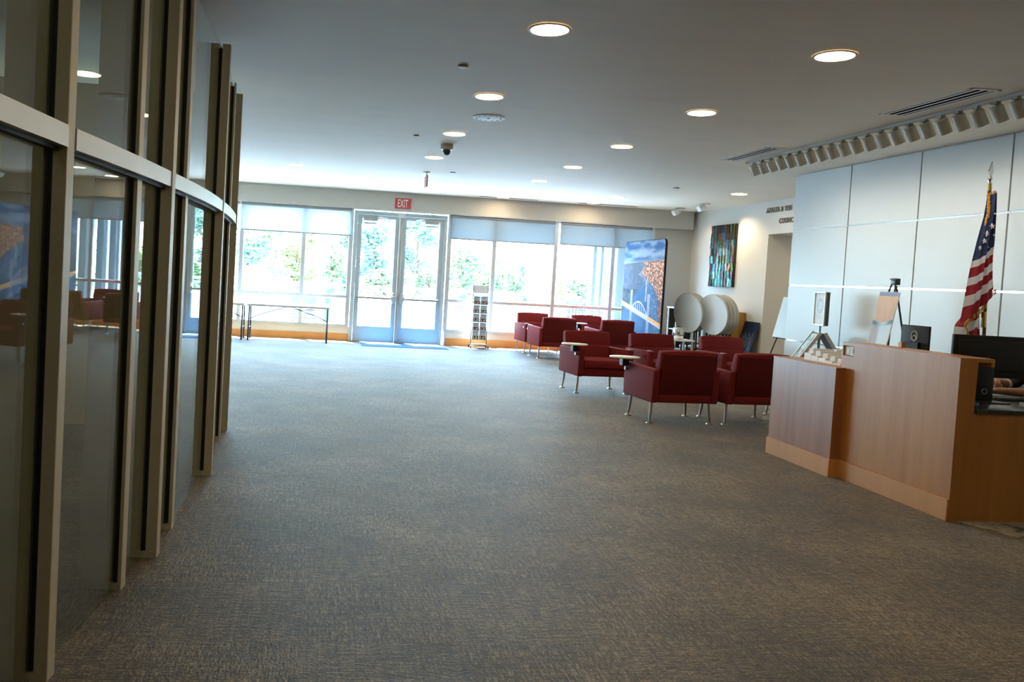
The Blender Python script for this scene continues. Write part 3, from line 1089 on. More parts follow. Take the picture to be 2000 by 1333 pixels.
# ------------------------------------------------------------------ reception desk
def desk():
    t = thing('reception_desk', 'maple reception desk with a tall front counter and a lower end counter', 'desk', (0, 0, 0))
    F, FS = 4.14, 4.06
    # tall counter front with a recessed outlet at its far upper corner
    y0, y1 = 4.85, 6.05
    b = B()
    bx(b, F, F + 0.03, y0, y1 - 0.145, 0.145, 1.07)
    bx(b, F, F + 0.03, y1 - 0.145, y1, 0.145, 0.965)
    bx(b, F, F + 0.03, y1 - 0.145, y1, 1.045, 1.07)
    bx(b, F, F + 0.03, y1 - 0.012, y1, 0.965, 1.045)
    bmesh.ops.remove_doubles(b, verts=b.verts, dist=1e-5)
    fp = obj('front_panel', b, M['woodd'], t)
    box_obj('outlet_recess', F + 0.026, F + 0.034, y1 - 0.15, y1 - 0.005, 0.96, 1.05, M['woodd'], t)
    pl = box_obj('outlet_plate', F + 0.012, F + 0.026, y1 - 0.128, y1 - 0.014, 0.97, 1.04, M['alu'], t, bevel=0.002, seg=1)
    for dy in (-0.105, -0.06):
        box_obj('socket', F + 0.009, F + 0.0125, y1 + dy - 0.016, y1 + dy + 0.016, 0.985, 1.025, M['white'], pl, bevel=0.003, seg=1)
    # top slab with turned-down back edge
    b = B()
    bx(b, F + 0.03, F + 0.245, y0, y1, 1.045, 1.070)
    bx(b, F + 0.222, F + 0.245, y0, y1, 1.018, 1.045)
    obj('counter_top', b, M['woodd'], t)
    # near end panel, stepped down to the work surface
    b = B()
    prism(b, [(F - 0.0005, 0.0), (5.75, 0.0), (5.75, 0.712), (F + 0.122, 0.712), (F + 0.128, 1.045), (F - 0.0005, 1.045)], -4.877, -4.849, Matrix.Rotation(radians(90), 4, 'X'))
    obj('end_panel', b, M['woodd'], t)
    b = B()
    bx(b, F + 0.03, F + 0.12, y0 + 0.03, y1 - 0.16, 0.13, 1.044)
    bx(b, F + 0.036, F + 0.12, y1 - 0.16, y1, 0.13, 1.044)
    obj('core', b, M['woodd'], t)
    # black toe gap far along the end
    # skirting
    box_obj('skirting', F - 0.012, F + 0.02, y0 + 0.003, y1 - 0.065, 0.0, 0.143, M['woodl'], t, bevel=0.002, seg=1)
    # low end counter
    b = B()
    bx(b, FS, FS + 0.028, 5.99, 6.876, 0.145, 0.862)
    bx(b, FS + 0.028, F, 5.99, 6.018, 0.145, 0.862)
    bx(b, FS + 0.028, 4.75, 6.85, 6.876, 0.0, 0.862)
    obj('low_front_panel', b, M['woods'], t)
    b = B()
    prism(b, [(FS - 0.002, 5.988), (F - 0.0005, 5.988), (F - 0.0005, 6.0505), (4.78, 6.0505), (4.78, 6.88), (FS - 0.002, 6.88)], 0.862, 0.868)
    obj('low_top', b, M['woodd'], t)
    b = B()
    bx(b, FS - 0.012, FS + 0.02, 5.978, 6.886, 0.0, 0.143)
    bx(b, FS + 0.02, F + 0.0, 5.978, 6.01, 0.0, 0.143)
    obj('skirting', b, M['woodl'], t, bevel=0.002, seg=1)
    # far body of the tall counter behind the low one
    box_obj('rear_panel', F + 0.12, F + 0.14, y1, y1, 0.13, 1.045, M['woodd'], t)
    # granite work surface
    b = B()
    bx(b, F + 0.131, 5.34, y0 - 0.012, 6.0, 0.712, 0.742)
    bx(b, 5.34, 5.75, y0 - 0.012, 5.30, 0.712, 0.742)
    bmesh.ops.remove_doubles(b, verts=b.verts, dist=1e-5)
    obj('work_surface', b, M['granite'], t, bevel=0.003, seg=1)
    return t


desk()

# leaflet tray with rows of paper stacks on the low counter
t = thing('leaflet_tray', 'stepped clear tray of leaflets on the low end of the desk', 'tray', (4.30, 6.13, 0.8685))
b = B()
for k in range(5):
    bx(b, -0.10, 0.36, 0.02 + k * 0.10, 0.115 + k * 0.10, 0.0, 0.012 + 0.012 * k)
obj('steps', b, M['white'], t)
for k in range(5):
    for j in range(2):
        x0 = -0.075 + j * 0.215
        y0 = 0.03 + k * 0.10
        zb = 0.013 + 0.012 * k
        m_ = M['paper'] if (k + j * 3) % 4 != 1 or j == 0 else M['kraft']
        b = B()
        for q_ in range(3):
            bx(b, x0 + 0.003 * q_, x0 + 0.19 + 0.002 * q_, y0 + 0.004 * q_, y0 + 0.065, zb + 0.0135 * q_, zb + 0.0125 + 0.0135 * q_)
        s = obj('leaflet_stack', b, m_, None)
        s.location = (4.30, 6.13, 0.8685)
        tag(s, f'{"white" if m_ is M["paper"] else "brown"} leaflet stack in {("the front", "the second", "the middle", "the fourth", "the rear")[k]} row of the tray, {("outer", "inner")[j]} column', 'leaflets', 'leaflet stacks in the stepped tray')

# ------------------------------------------------------------------ monitors, telephone clutter
def monitor(name, lab, loc, rz, wdt, hgt, zc):
    t = thing(name, lab, 'monitor', loc, rz)
    b = B()
    bx(b, -wdt / 2, wdt / 2, -0.012, 0.012, zc - hgt / 2, zc + hgt / 2)
    obj('casing', b, M['screen'], t, bevel=0.006, seg=2)
    b = B()
    bx(b, -wdt / 2 + 0.012, wdt / 2 - 0.012, 0.0125, 0.0135, zc - hgt / 2 + 0.014, zc + hgt / 2 - 0.012)
    obj('screen', b, M['black'], t)
    return t


t = monitor('monitor', 'large black computer monitor seen from behind on the desk in front of the flag', (4.735, 5.30, 0.7425), radians(-1), 0.56, 0.298, 0.3135)
b = B()
bx(b, -0.25, 0.25, -0.035, -0.012, 0.215, 0.43)
obj('rear_bulge', b, M['screen'], t, bevel=0.01)
b = B()
bx(b, -0.140, -0.012, -0.080, -0.052, 0.008, 0.255)
st = obj('stand', b, M['black'], t, bevel=0.004)
b = B()
lathe(b, [(0.015, 0), (0.015, 0.004), (0.020, 0.004), (0.020, 0)], 24, Matrix.Translation((-0.080, -0.0845, 0.075)) @ Matrix.Rotation(radians(90), 4, 'X') @ Matrix.Translation((0, 0, -0.004)))
obj('cable_hole', b, M['galv'], st, smooth=True)
b = B()
bx(b, -0.125, -0.025, -0.055, -0.03, 0.19, 0.31)
obj('mount', b, M['dgrey'], t, bevel=0.004)
b = B()
bx(b, -0.20, 0.05, -0.17, 0.07, 0.0, 0.008)
obj('base', b, M['black'], t, bevel=0.003, seg=1)

t = monitor('monitor', 'smaller dark monitor behind the tall counter with a pale emblem on its back', (5.00, 6.36, 0.60), radians(-80), 0.27, 0.25, 0.495)
b = B()
n = 28
for rr, cz, rx, rz_ in ((0.0028, 0.53, 0.03, 0.042), (0.0028, 0.515, 0.02, 0.02)):
    pts = [(rx * cos(2 * pi * k / n), -0.0145, cz + rz_ * sin(2 * pi * k / n)) for k in range(n + 1)]
    tube(b, pts, rr, 6, caps=False)
bx(b, -0.04, 0.04, -0.0145, -0.0125, 0.448, 0.452)
obj('emblem', b, M['white'], t)
b = B()
tube(b, [(0, -0.02, 0.01), (0, -0.02, 0.43)], 0.018, 12)
bx(b, -0.06, 0.06, -0.04, -0.012, 0.38, 0.48)
obj('stand', b, M['black'], t)
b = B()
bx(b, -0.11, 0.11, -0.12, 0.1, 0.0, 0.012)
obj('base', b, M['black'], t, bevel=0.004)
t = thing('side_table', 'plain work table behind the tall counter under the smaller monitor', 'table', (5.15, 6.52, 0))
box_obj('tabletop', -0.35, 0.4, -0.32, 0.30, 0.572, 0.5995, M['woods'], t, bevel=0.004)
for sx in (-0.32, 0.37):
    for sy in (-0.29, 0.27):
        box_obj('leg', sx - 0.02, sx + 0.02, sy - 0.02, sy + 0.02, 0.0045, 0.572, M['blackm'], t)
b = B()
for q_ in ((-0.016, 0.016, -0.016, -0.013), (-0.016, 0.016, 0.013, 0.016), (-0.016, -0.013, -0.013, 0.013), (0.013, 0.016, -0.013, 0.013)):
    bx(b, *q_, 0, 0.040)
bx(b, -0.013, 0.013, -0.013, 0.013, 0, 0.006)
tag(obj('pen_holder', b, M['woodd'], loc=(4.345, 5.66, 1.0705)), 'small brown wooden pen box on the tall counter edge by the smaller monitor', 'box')

t = thing('keyboard', 'black keyboard added to darken the granite by the folded forearms', 'keyboard', (5.04, 5.41, 0.7425), radians(4))  # added for its dark tone on the granite around the hands
box_obj('case', -0.21, 0.21, -0.07, 0.07, 0.0, 0.014, M['black'], t, bevel=0.003, seg=1)
b = B()
for r in range(4):
    for c in range(14):
        bx(b, -0.20 + c * 0.0286, -0.176 + c * 0.0286, -0.062 + r * 0.0315, -0.036 + r * 0.0315, 0.014, 0.020)
k_ = obj('key', b, M['dgrey'], t)
k_['kind'] = 'stuff'
t = thing('backdrop', 'low black credenza added against the panelled wall to darken the gap under the monitor', 'cabinet', (6.335, 6.35, 0.0045))  # cabinet-shaped black filler, added so the view under the monitor stays dark
box_obj('carcass', -0.10, 0.10, -1.15, 1.15, 0.06, 0.77, M['screen'], t, bevel=0.004)
box_obj('top', -0.11, 0.105, -1.16, 1.16, 0.77, 0.795, M['screen'], t, bevel=0.003, seg=1)
for k in range(4):
    box_obj('door', -0.112, -0.101, -1.14 + 0.57 * k, -0.58 + 0.57 * k, 0.08, 0.76, M['black'], t, bevel=0.002, seg=1)
box_obj('plinth', -0.09, 0.09, -1.1, 1.1, 0.0, 0.06, M['screen'], t)
# blue film and shallow dish by the monitor foot
b = B()
for k in range(9):
    a = k * 0.7
    x, y = 0.03 * (k - 4) / 4, 0.012 * sin(k * 2.1)
    tube(b, [(x - 0.03, y - 0.02, 0.004), (x, y, 0.020 + 0.006 * sin(a)), (x + 0.035, y + 0.022, 0.005)], [0.003, 0.011, 0.003], 6)
tag(obj('plastic_wrapper', b, M['bluetape'], loc=(4.36, 4.98, 0.7425), smooth=True), 'crumpled blue plastic wrapper on the granite beside the monitor foot', 'wrapper')
t = thing('pen_tray', 'small silver tray of pens by the large monitor foot', 'tray', (4.98, 5.11, 0.7425), radians(-12))
b = B()
bx(b, -0.10, 0.06, -0.05, 0.05, 0.0, 0.004)
for q_ in ((-0.10, 0.06, -0.05, -0.046), (-0.10, 0.06, 0.046, 0.05), (-0.10, -0.096, -0.05, 0.05), (0.056, 0.06, -0.05, 0.05)):
    bx(b, *q_, 0.004, 0.016)
obj('dish', b, M['galv'], t)
for k, (m_, x, y) in enumerate((('kraft', -0.03, 0.0), ('lip', 0.0, 0.018), ('brass', -0.01, -0.02))):
    b = B()
    tube(b, [(x - 0.055, y - 0.01, 0.009), (x + 0.045, y + 0.01, 0.014), (x + 0.055, y + 0.012, 0.014)], [0.0045, 0.0045, 0.001], 8)
    p = obj('pen', b, M[m_], loc=(4.98, 5.11, 0.7425), rotz=radians(-12))
    tag(p, ('tan pen lying in the silver tray', 'reddish pen lying in the silver tray', 'golden pen lying in the silver tray')[k], 'pen', 'pens in the silver tray')

# ------------------------------------------------------------------ seated person (only the folded forearms show)
def skin_mesh(verts, edges, rads, levels=2):
    me = bpy.data.meshes.new('body')
    me.from_pydata(verts, edges, [])
    o = bpy.data.objects.new('body', me)
    COL.objects.link(o)
    sm = o.modifiers.new('skin', 'SKIN')
    sm.use_smooth_shade = True
    for v, r in zip(me.skin_vertices[0].data, rads):
        v.radius = (r, r) if not hasattr(r, '__len__') else r
    me.skin_vertices[0].data[0].use_root = True
    ss = o.modifiers.new('sub', 'SUBSURF')
    ss.levels = levels
    ss.render_levels = levels
    bpy.context.view_layer.update()
    m2 = bpy.data.meshes.new_from_object(o.evaluated_get(bpy.context.evaluated_depsgraph_get()))
    bpy.data.objects.remove(o)
    bpy.data.meshes.remove(me)
    m2.shade_smooth()
    return m2


def chain(groups):
    """groups: list of (list of (x,y,z,r), index to attach first to or None) -> verts, edges, rads"""
    V, E_, R_ = [], [], []
    for pts, att in groups:
        prev = att
        for (x, y, z, r) in pts:
            V.append((x, y, z))
            R_.append(r)
            if prev is not None:
                E_.append((prev, len(V) - 1))
            prev = len(V) - 1
    return V, E_, R_


def person():
    t = thing('person', 'seated person in black with forearms folded on the granite behind the large monitor', 'person', (0, 0, 0))
    px, py = 5.60, 5.66
    body, E_, R_ = chain([
        ([(px + 0.02, py, 0.50, 0.14), (px + 0.02, py, 0.66, 0.125), (px - 0.0, py, 0.82, 0.135), (px - 0.01, py, 0.96, 0.13), (px + 0.0, py, 1.03, 0.075), (px - 0.015, py, 1.10, 0.05)], None),
        ([(px - 0.0, py - 0.15, 0.98, 0.07), (px - 0.02, py - 0.20, 0.93, 0.058), (px - 0.08, py - 0.225, 0.82, 0.05), (px - 0.16, py - 0.20, 0.785, 0.042), (px - 0.26, py - 0.14, 0.785, 0.040)], 3),
        ([(px - 0.0, py + 0.15, 0.98, 0.07), (px - 0.02, py + 0.20, 0.93, 0.058), (px - 0.08, py + 0.235, 0.82, 0.05), (px - 0.17, py + 0.21, 0.80, 0.042), (px - 0.27, py + 0.12, 0.815, 0.038)], 3),
        ([(px - 0.06, py - 0.10, 0.49, 0.10), (px - 0.30, py - 0.12, 0.49, 0.075), (px - 0.40, py - 0.12, 0.46, 0.065), (px - 0.40, py - 0.12, 0.26, 0.055), (px - 0.38, py - 0.12, 0.10, 0.042), (px - 0.46, py - 0.12, 0.05, 0.042)], 0),
        ([(px - 0.06, py + 0.10, 0.49, 0.10), (px - 0.30, py + 0.12, 0.49, 0.075), (px - 0.40, py + 0.12, 0.46, 0.065), (px - 0.40, py + 0.12, 0.26, 0.055), (px - 0.38, py + 0.12, 0.10, 0.042), (px - 0.46, py + 0.12, 0.05, 0.042)], 0),
    ])
    obj('clothing', skin_mesh(body, E_, R_), M['shirt'], t)
    # forearms and hands: the nearer forearm lies on the surface, the other hand rests over it
    def arm(base, wrist, palm_dir, curl, thumb_side, upv):
        base, wrist = Vector(base), Vector(wrist)
        d = Vector(palm_dir).normalized()
        upv = Vector(upv).normalized()
        side = d.cross(upv).normalized()
        k = wrist + d * 0.045
        kn = wrist + d * 0.085
        groups = [([(*base, 0.038), (*base.lerp(wrist, 0.5), 0.036), (*wrist, 0.026), (*k, 0.031)], None)]
        kn_i = 3
        for j, ln in enumerate((0.072, 0.082, 0.076, 0.058)):
            off = side * (0.030 - 0.020 * j)
            p0 = k + off * 0.9 + d * 0.012
            p1 = kn + off * 1.05 + upv * 0.004
            p2 = p1 + (d * cos(curl * 0.5) - upv * sin(curl * 0.5)) * ln * 0.45
            p3 = p2 + (d * cos(curl * 1.2) - upv * sin(curl * 1.2)) * ln * 0.33
            p4 = p3 + (d * cos(curl * 1.7) - upv * sin(curl * 1.7)) * ln * 0.26
            groups.append(([(*p0, 0.014), (*p1, 0.0112), (*p2, 0.0098), (*p3, 0.0088), (*p4, 0.0074)], kn_i))
        ts = side * thumb_side
        q0 = wrist + d * 0.022 + ts * 0.026 - upv * 0.006
        q1 = q0 + (d * 0.6 + ts * 0.55 - upv * 0.4).normalized() * 0.036
        q2 = q1 + (d * 0.85 + ts * 0.15 - upv * 0.5).normalized() * 0.030
        groups.append(([(*q0, 0.015), (*q1, 0.0115), (*q2, 0.0088)], 2))
        V, E2, R2 = chain(groups)
        obj('hand', skin_mesh(V, E2, R2), M['skin'], t)
    # far arm's forearm comes in from the body and its hand droops over the other wrist
    arm((px - 0.24, py - 0.15, 0.786), (px - 0.51, py - 0.10, 0.786), (-0.97, 0.22, 0.0), 0.35, 1, (0.0, 0.0, 1.0))
    arm((px - 0.25, py + 0.13, 0.818), (px - 0.47, py + 0.025, 0.846), (-0.58, -0.80, 0.06), 0.95, -1, (0.0, -0.12, 1.0))
    b = B()
    lathe(b, [(0.042, -0.014), (0.045, 0.0), (0.042, 0.014), (0.036, 0.014), (0.036, -0.014)], 20, Matrix.Translation((px - 0.27, py + 0.122, 0.818)) @ Vector((-0.22, -0.105, 0.028)).to_track_quat('Z', 'Y').to_matrix().to_4x4())
    obj('cuff', b, M['cuff'], t, smooth=True)
    # head looking towards the counter front (-X)
    hb = B()
    bmesh.ops.create_icosphere(hb, subdivisions=4, radius=1.0)
    for v in hb.verts:
        x, y, z = v.co
        jaw = max(0, -z)
        v.co = Vector((x * (0.095 - 0.012 * jaw) - 0.012 * jaw * (x < 0), y * (0.076 - 0.022 * jaw), z * 0.118))
        fx = -v.co.x
        if fx > 0.05:
            nz = math.exp(-((v.co.y / 0.011) ** 2) - ((v.co.z + 0.018) / 0.026) ** 2)
            v.co.x -= 0.024 * nz
            for s in (-1, 1):
                v.co.x += 0.008 * math.exp(-(((v.co.y - s * 0.031) / 0.014) ** 2) - ((v.co.z - 0.005) / 0.012) ** 2)
    hc = Vector((px - 0.035, py, 1.235))
    bmesh.ops.translate(hb, verts=hb.verts, vec=hc)
    tube(hb, [(px - 0.0, py, 1.05), (px - 0.02, py, 1.16)], [0.052, 0.05], 14)
    head = obj('head', hb, M['skin'], t, smooth=True, ang=80)
    for s in (-1, 1):
        e = B()
        bmesh.ops.create_icosphere(e, subdivisions=2, radius=0.011)
        bmesh.ops.translate(e, verts=e.verts, vec=hc + Vector((-0.079, s * 0.031, 0.005)))
        obj('eye', e, M['eye'], head, smooth=True)
        e = B()
        bmesh.ops.create_icosphere(e, subdivisions=2, radius=0.0058)
        bmesh.ops.translate(e, verts=e.verts, vec=hc + Vector((-0.0865, s * 0.031, 0.004)))
        obj('iris', e, M['hair'], head, smooth=True)
        e = B()
        tube(e, [hc + Vector((-0.083, s * 0.017, 0.024)), hc + Vector((-0.085, s * 0.031, 0.030)), hc + Vector((-0.074, s * 0.045, 0.025))], 0.004, 6)
        obj('eyebrow', e, M['hair'], head, smooth=True)
        e = B()
        bmesh.ops.create_icosphere(e, subdivisions=2, radius=1)
        for v in e.verts:
            v.co = Vector((v.co.x * 0.018, v.co.y * 0.007, v.co.z * 0.03)) + hc + Vector((0.01, s * 0.078, -0.005))
        obj('ear', e, M['skin'], head, smooth=True)
    e = B()
    bmesh.ops.create_icosphere(e, subdivisions=2, radius=1)
    for v in e.verts:
        v.co = Vector((v.co.x * 0.008, v.co.y * 0.022, v.co.z * 0.007)) + hc + Vector((-0.088, 0, -0.058))
    obj('mouth', e, M['lip'], head, smooth=True)
    e = B()
    bmesh.ops.create_icosphere(e, subdivisions=3, radius=1)
    for v in e.verts:
        n_ = v.co.copy()
        if n_.x < -0.25 and n_.z < 0.55:
            n_ *= 0.82
        v.co = Vector((n_.x * 0.104 + 0.012, n_.y * 0.087, n_.z * 0.125 + 0.012)) + hc
    obj('hair', e, M['hair'], head, smooth=True)


person()
# office chair for the seated person
t = thing('office_chair', 'black swivel chair under the person behind the desk', 'chair', (5.66, 5.66, 0))
b = B()
bx(b, -0.25, 0.22, -0.24, 0.24, 0.30, 0.355)
obj('seat', b, M['dgrey'], t, bevel=0.02)
b = B()
bx(b, 0.20, 0.25, -0.22, 0.22, 0.42, 0.92)
obj('backrest', b, M['dgrey'], t, bevel=0.02)
b = B()
tube(b, [(0, 0, 0.06), (0, 0, 0.30)], 0.025, 12)
bx(b, -0.02, 0.24, -0.03, 0.03, 0.285, 0.30)
tube(b, [(0.225, 0, 0.29), (0.225, 0, 0.45)], 0.018, 10)
obj('column', b, M['black'], t)
for k in range(5):
    a = 2 * pi * k / 5
    b = B()
    tube(b, [(0, 0, 0.09), (0.28 * cos(a), 0.28 * sin(a), 0.06)], [0.022, 0.014], 8)
    lathe(b, [(0, -0.018), (0.027, -0.018), (0.027, 0.018), (0, 0.018)], 14, Matrix.Translation((0.28 * cos(a), 0.28 * sin(a), 0.0315)) @ Matrix.Rotation(a, 4, 'Z') @ Matrix.Rotation(radians(90), 4, 'X'))
    obj('castor_leg', b, M['black'], t, smooth=True)

# ------------------------------------------------------------------ flag
FY = 6.83


def fpt(cx, cy, d=0.0):
    return Vector((5.48757 + 0.00135762 * cx + 0.00011055 * cy, FY + d, 2.71710 + 0.0000816 * cx - 0.00124404 * cy))


flag = thing('flag', 'gold fringed United States flag hanging from a dark pole by the panelled wall', 'flag', (5.985, FY, 0))
fo = Vector((5.985, FY, 0))


def fbm_obj(name, bm, m, parent=flag, **k):
    bmesh.ops.translate(bm, verts=bm.verts, vec=-fo)
    return obj(name, bm, m, parent, **k)


b = B()
tube(b, [fpt(272, 2170, 0.03), fpt(322, 1280, 0.03), fpt(348, 620, 0.03), fpt(362, 205, 0.03)], 0.0155, 14)
fbm_obj('pole', b, M['woodp'], smooth=True)
b = B()
tube(b, [fpt(318, 1225, 0.03), fpt(321, 1110, 0.03)], 0.021, 14)
fbm_obj('ferrule', b, M['brass'], smooth=True)
b = B()
tube(b, [fpt(361, 228, 0.03), fpt(363, 175, 0.03)], 0.019, 14)
fbm_obj('ferrule', b, M['brass'], smooth=True)
b = B()
for (cx, cy, r) in ((0, 0, 0),):
    o0 = fpt(363, 175, 0.03)
    mm = Matrix.Translation(o0) @ Matrix.Rotation(radians(2.5), 4, 'Y')
    lathe(b, [(0.012, 0.0), (0.014, 0.03), (0.022, 0.04), (0.022, 0.05), (0.011, 0.055), (0.011, 0.075), (0, 0.075)], 16, mm)
    for (r_, z0, z1) in ((0.024, 0.07, 0.20),):
        p = [(0.008, z0), (r_, z0 + 0.035), (0.0, z1), (-r_, z0 + 0.035), (-0.008, z0)]
        prism(b, p, -0.006, 0.006, mm @ Matrix.Rotation(radians(90), 4, 'X'))
fbm_obj('finial', b, M['chrome'], smooth=True)


def sheet(keysL, keysR, xl, xr, amp, fold, d0, mats, n=22, sub=5, back=False):
    """cloth hanging in folds; keys are hem heights along the outer and the pole edge, one colour per band."""
    b_ = B()
    grid, matrow = [], []
    for r in range(len(keysL) - 1):
        for q_ in range(sub):
            f = q_ / sub
            grid.append((keysL[r] + (keysL[r + 1] - keysL[r]) * f, keysR[r] + (keysR[r + 1] - keysR[r]) * f))
            matrow.append(mats[r])
    grid.append((keysL[-1], keysR[-1]))
    V = []
    for gi, (yl, yr) in enumerate(grid):
        row = []
        for k in range(n + 1):
            u = k / n
            cy = yl + (yr - yl) * u + fold * sin(u * 7.0) * (gi / len(grid))
            tt = (cy - 245) / 950.0
            x = xl(cy) + (xr(cy) - xl(cy)) * u
            dd = d0 - 0.045 * sin(pi * u) + amp * (0.35 + 0.65 * tt) * sin(u * 13.0 + tt * 2.4) + 0.012 * sin(u * 29.0 + tt)
            row.append(b_.verts.new(fpt(x, cy, dd)))
        V.append(row)
    for gi in range(len(grid) - 1):
        for k in range(n):
            f = b_.faces.new((V[gi][k], V[gi + 1][k], V[gi + 1][k + 1], V[gi][k + 1]))
            f.material_index = matrow[gi]
    return b_, V


def lin(pts):
    def f(y):
        if y <= pts[0][0]:
            return pts[0][1]
        for (a, b_), (c, d) in zip(pts, pts[1:]):
            if y <= c:
                return b_ + (d - b_) * (y - a) / (c - a)
        return pts[-1][1]
    return f


XL = lin([(245, 332), (300, 326), (440, 303), (540, 272), (790, 216), (1080, 164), (1270, 126)])
XR = lin([(245, 377), (605, 370), (720, 361), (945, 373)])
mats = [2, 1, 0, 1, 0, 1, 0]
b, V = sheet([262, 745, 795, 868, 925, 1000, 1078, 1190], [245, 605, 660, 715, 775, 830, 885, 945], XL, XR, 0.022, 0, 0.0, mats, 26, 6)
bmesh.ops.solidify(b, geom=b.faces[:], thickness=0.003)
fbm_obj('cloth', b, [M['flagred'], M['flagwhite'], M['flagblue']], smooth=True, ang=70)
# lower back fold of the cloth behind the front hem
b, V2 = sheet([1000, 1075, 1150, 1215, 1290, 1360], [930, 1010, 1085, 1150, 1225, 1300], lin([(1000, 215), (1150, 185), (1190, 150), (1215, 134), (1290, 122)]), lin([(900, 300), (1300, 302)]), 0.018, 30, 0.055, [0, 1, 0, 1, 0], 20, 5)
bmesh.ops.solidify(b, geom=b.faces[:], thickness=0.003)
fbm_obj('back_fold', b, [M['flagred'], M['flagwhite'], M['flagblue']], smooth=True, ang=70)
# stars
b = B()
for (cx, cy, r) in ((323, 490, 21), (298, 543, 22), (278, 595, 19), (261, 646, 16), (343, 553, 9), (308, 640, 8), (335, 400, 6)):
    a = []
    for k in range(10):
        rr = r if k % 2 == 0 else r * 0.40
        ang = pi / 2 + k * pi / 5 + 0.15
        a.append((cx + rr * cos(ang) * 0.92, cy - rr * sin(ang)))
    u = (cx - XL(cy)) / (XR(cy) - XL(cy))
    tt = (cy - 245) / 950.0
    dd = -0.045 * sin(pi * u) + 0.022 * (0.35 + 0.65 * tt) * sin(u * 13.0 + tt * 2.4) + 0.012 * sin(u * 29.0 + tt) - 0.018
    f1 = [b.verts.new(fpt(x, y, dd)) for x, y in a]
    f2 = [b.verts.new(fpt(x, y, dd + 0.01)) for x, y in a]
    c1 = b.verts.new(fpt(cx, cy, dd))
    for k in range(10):
        b.faces.new((c1, f1[k], f1[(k + 1) % 10]))
        b.faces.new((f1[k], f1[(k + 1) % 10], f2[(k + 1) % 10], f2[k]))
st = fbm_obj('star', b, M['flagwhite'])
st['kind'] = 'stuff'


def fringe(path, wdt, d0, dirv):
    b_ = B()
    n = len(path)
    for k in range(n - 1):
        (x0, y0), (x1, y1) = path[k], path[k + 1]
        for q_ in range(6):
            f0, f1 = q_ / 6, (q_ + 0.92) / 6
            p0 = (x0 + (x1 - x0) * f0, y0 + (y1 - y0) * f0)
            p1 = (x0 + (x1 - x0) * f1, y0 + (y1 - y0) * f1)
            j = random.uniform(-3, 3)
            ln = wdt * random.uniform(0.85, 1.1)
            tip = ((p0[0] + p1[0]) / 2 + dirv[0] * ln + j, (p0[1] + p1[1]) / 2 + dirv[1] * ln)
            d = d0 + random.uniform(-0.004, 0.004)
            lo = [b_.verts.new(fpt(p0[0], p0[1], d)), b_.verts.new(fpt(p1[0], p1[1], d)), b_.verts.new(fpt(tip[0] + 2.5, tip[1], d)), b_.verts.new(fpt(tip[0] - 2.5, tip[1], d))]
            hi = [b_.verts.new(v.co + Vector((0, 0.006, 0))) for v in lo]
            for i in range(4):
                b_.faces.new((lo[i], lo[(i + 1) % 4], hi[(i + 1) % 4], hi[i]))
            b_.faces.new(lo)
            b_.faces.new(hi[::-1])
    return b_


hem = [(373, 944), (340, 960), (305, 985), (290, 1010), (296, 1045), (270, 1075), (235, 1105), (190, 1140), (160, 1170), (140, 1195)]
b = fringe(hem, 33, -0.035, (0.05, 1.0))
for x0, y0, x1, y1 in ((140, 1195, 160, 1240), (160, 1240, 178, 1300)):
    bb = fringe([(x0, y0), ((x0 + x1) / 2, (y0 + y1) / 2), (x1, y1)], 26, -0.03, (0.6, 0.8))
    me_ = bpy.data.meshes.new('tmp'); bb.to_mesh(me_); bb.free(); b.from_mesh(me_); bpy.data.meshes.remove(me_)
fr = fbm_obj('fringe', b, M['gold'])
fr['kind'] = 'stuff'
b = fringe([(378, 243), (350, 252), (326, 266), (312, 280)], 26, -0.03, (-0.25, -0.55))
for path, wd, dv in (([(320, 268), (318, 330), (314, 390), (300, 430), (296, 470)], 24, (-0.55, 0.75)), ([(322, 280), (322, 360), (314, 430)], 16, (-0.9, 0.5))):
    bb = fringe(path, wd, -0.04, dv)
    me_ = bpy.data.meshes.new('tmp'); bb.to_mesh(me_); bb.free(); b.from_mesh(me_); bpy.data.meshes.remove(me_)
fr = fbm_obj('fringe', b, M['gold'])
fr['kind'] = 'stuff'
b = B()
lathe(b, [(0, 0.0), (0.10, 0.0), (0.10, 0.03), (0.05, 0.055), (0.03, 0.12), (0, 0.12)], 28)
obj('base', b, M['brass'], flag, smooth=True, loc=(fpt(272, 2170, 0.03) - fo).to_tuple()[:2] + (0.0045,))
# ------------------------------------------------------------------ sign stand, easels
def printed(name, parent, nu, nv, w_, h_, colf, Mx, m='print', thick=0.0):
    """flat print: a fine grid in its own x-z plane with one colour per vertex, moved by Mx."""
    me = bpy.data.meshes.new(name)
    vs, fs, cs = [], [], []
    for j in range(nv + 1):
        for i in range(nu + 1):
            u, v = i / nu, j / nv
            vs.append(Mx @ Vector(((u - 0.5) * w_, 0, (1 - v) * h_)))
            cs.append(colf(u, v))
    for j in range(nv):
        for i in range(nu):
            a = j * (nu + 1) + i
            fs.append((a, a + nu + 1, a + nu + 2, a + 1))
    me.from_pydata([tuple(p) for p in vs], [], fs)
    at = me.color_attributes.new('Col', 'FLOAT_COLOR', 'POINT')
    at.data.foreach_set('color', [x for c in cs for x in (*c, 1.0)])
    me.materials.append(M[m])
    me.update()
    o = bpy.data.objects.new(name, me)
    COL.objects.link(o)
    if parent:
        o.parent = parent
    return o


def mixc(a, b_, f):
    f = max(0.0, min(1.0, f))
    return tuple(x + (y - x) * f for x, y in zip(a, b_))


def fbm(x, y, s=0.0, o=4):
    return mnoise.fractal(Vector((x, y, s)), 1.0, 2.0, o)


t = thing('sign_stand', 'white framed sign on a pole above sloping leaflet racks by the panelled wall', 'sign', (6.13, 9.42, 0), radians(-99.8))
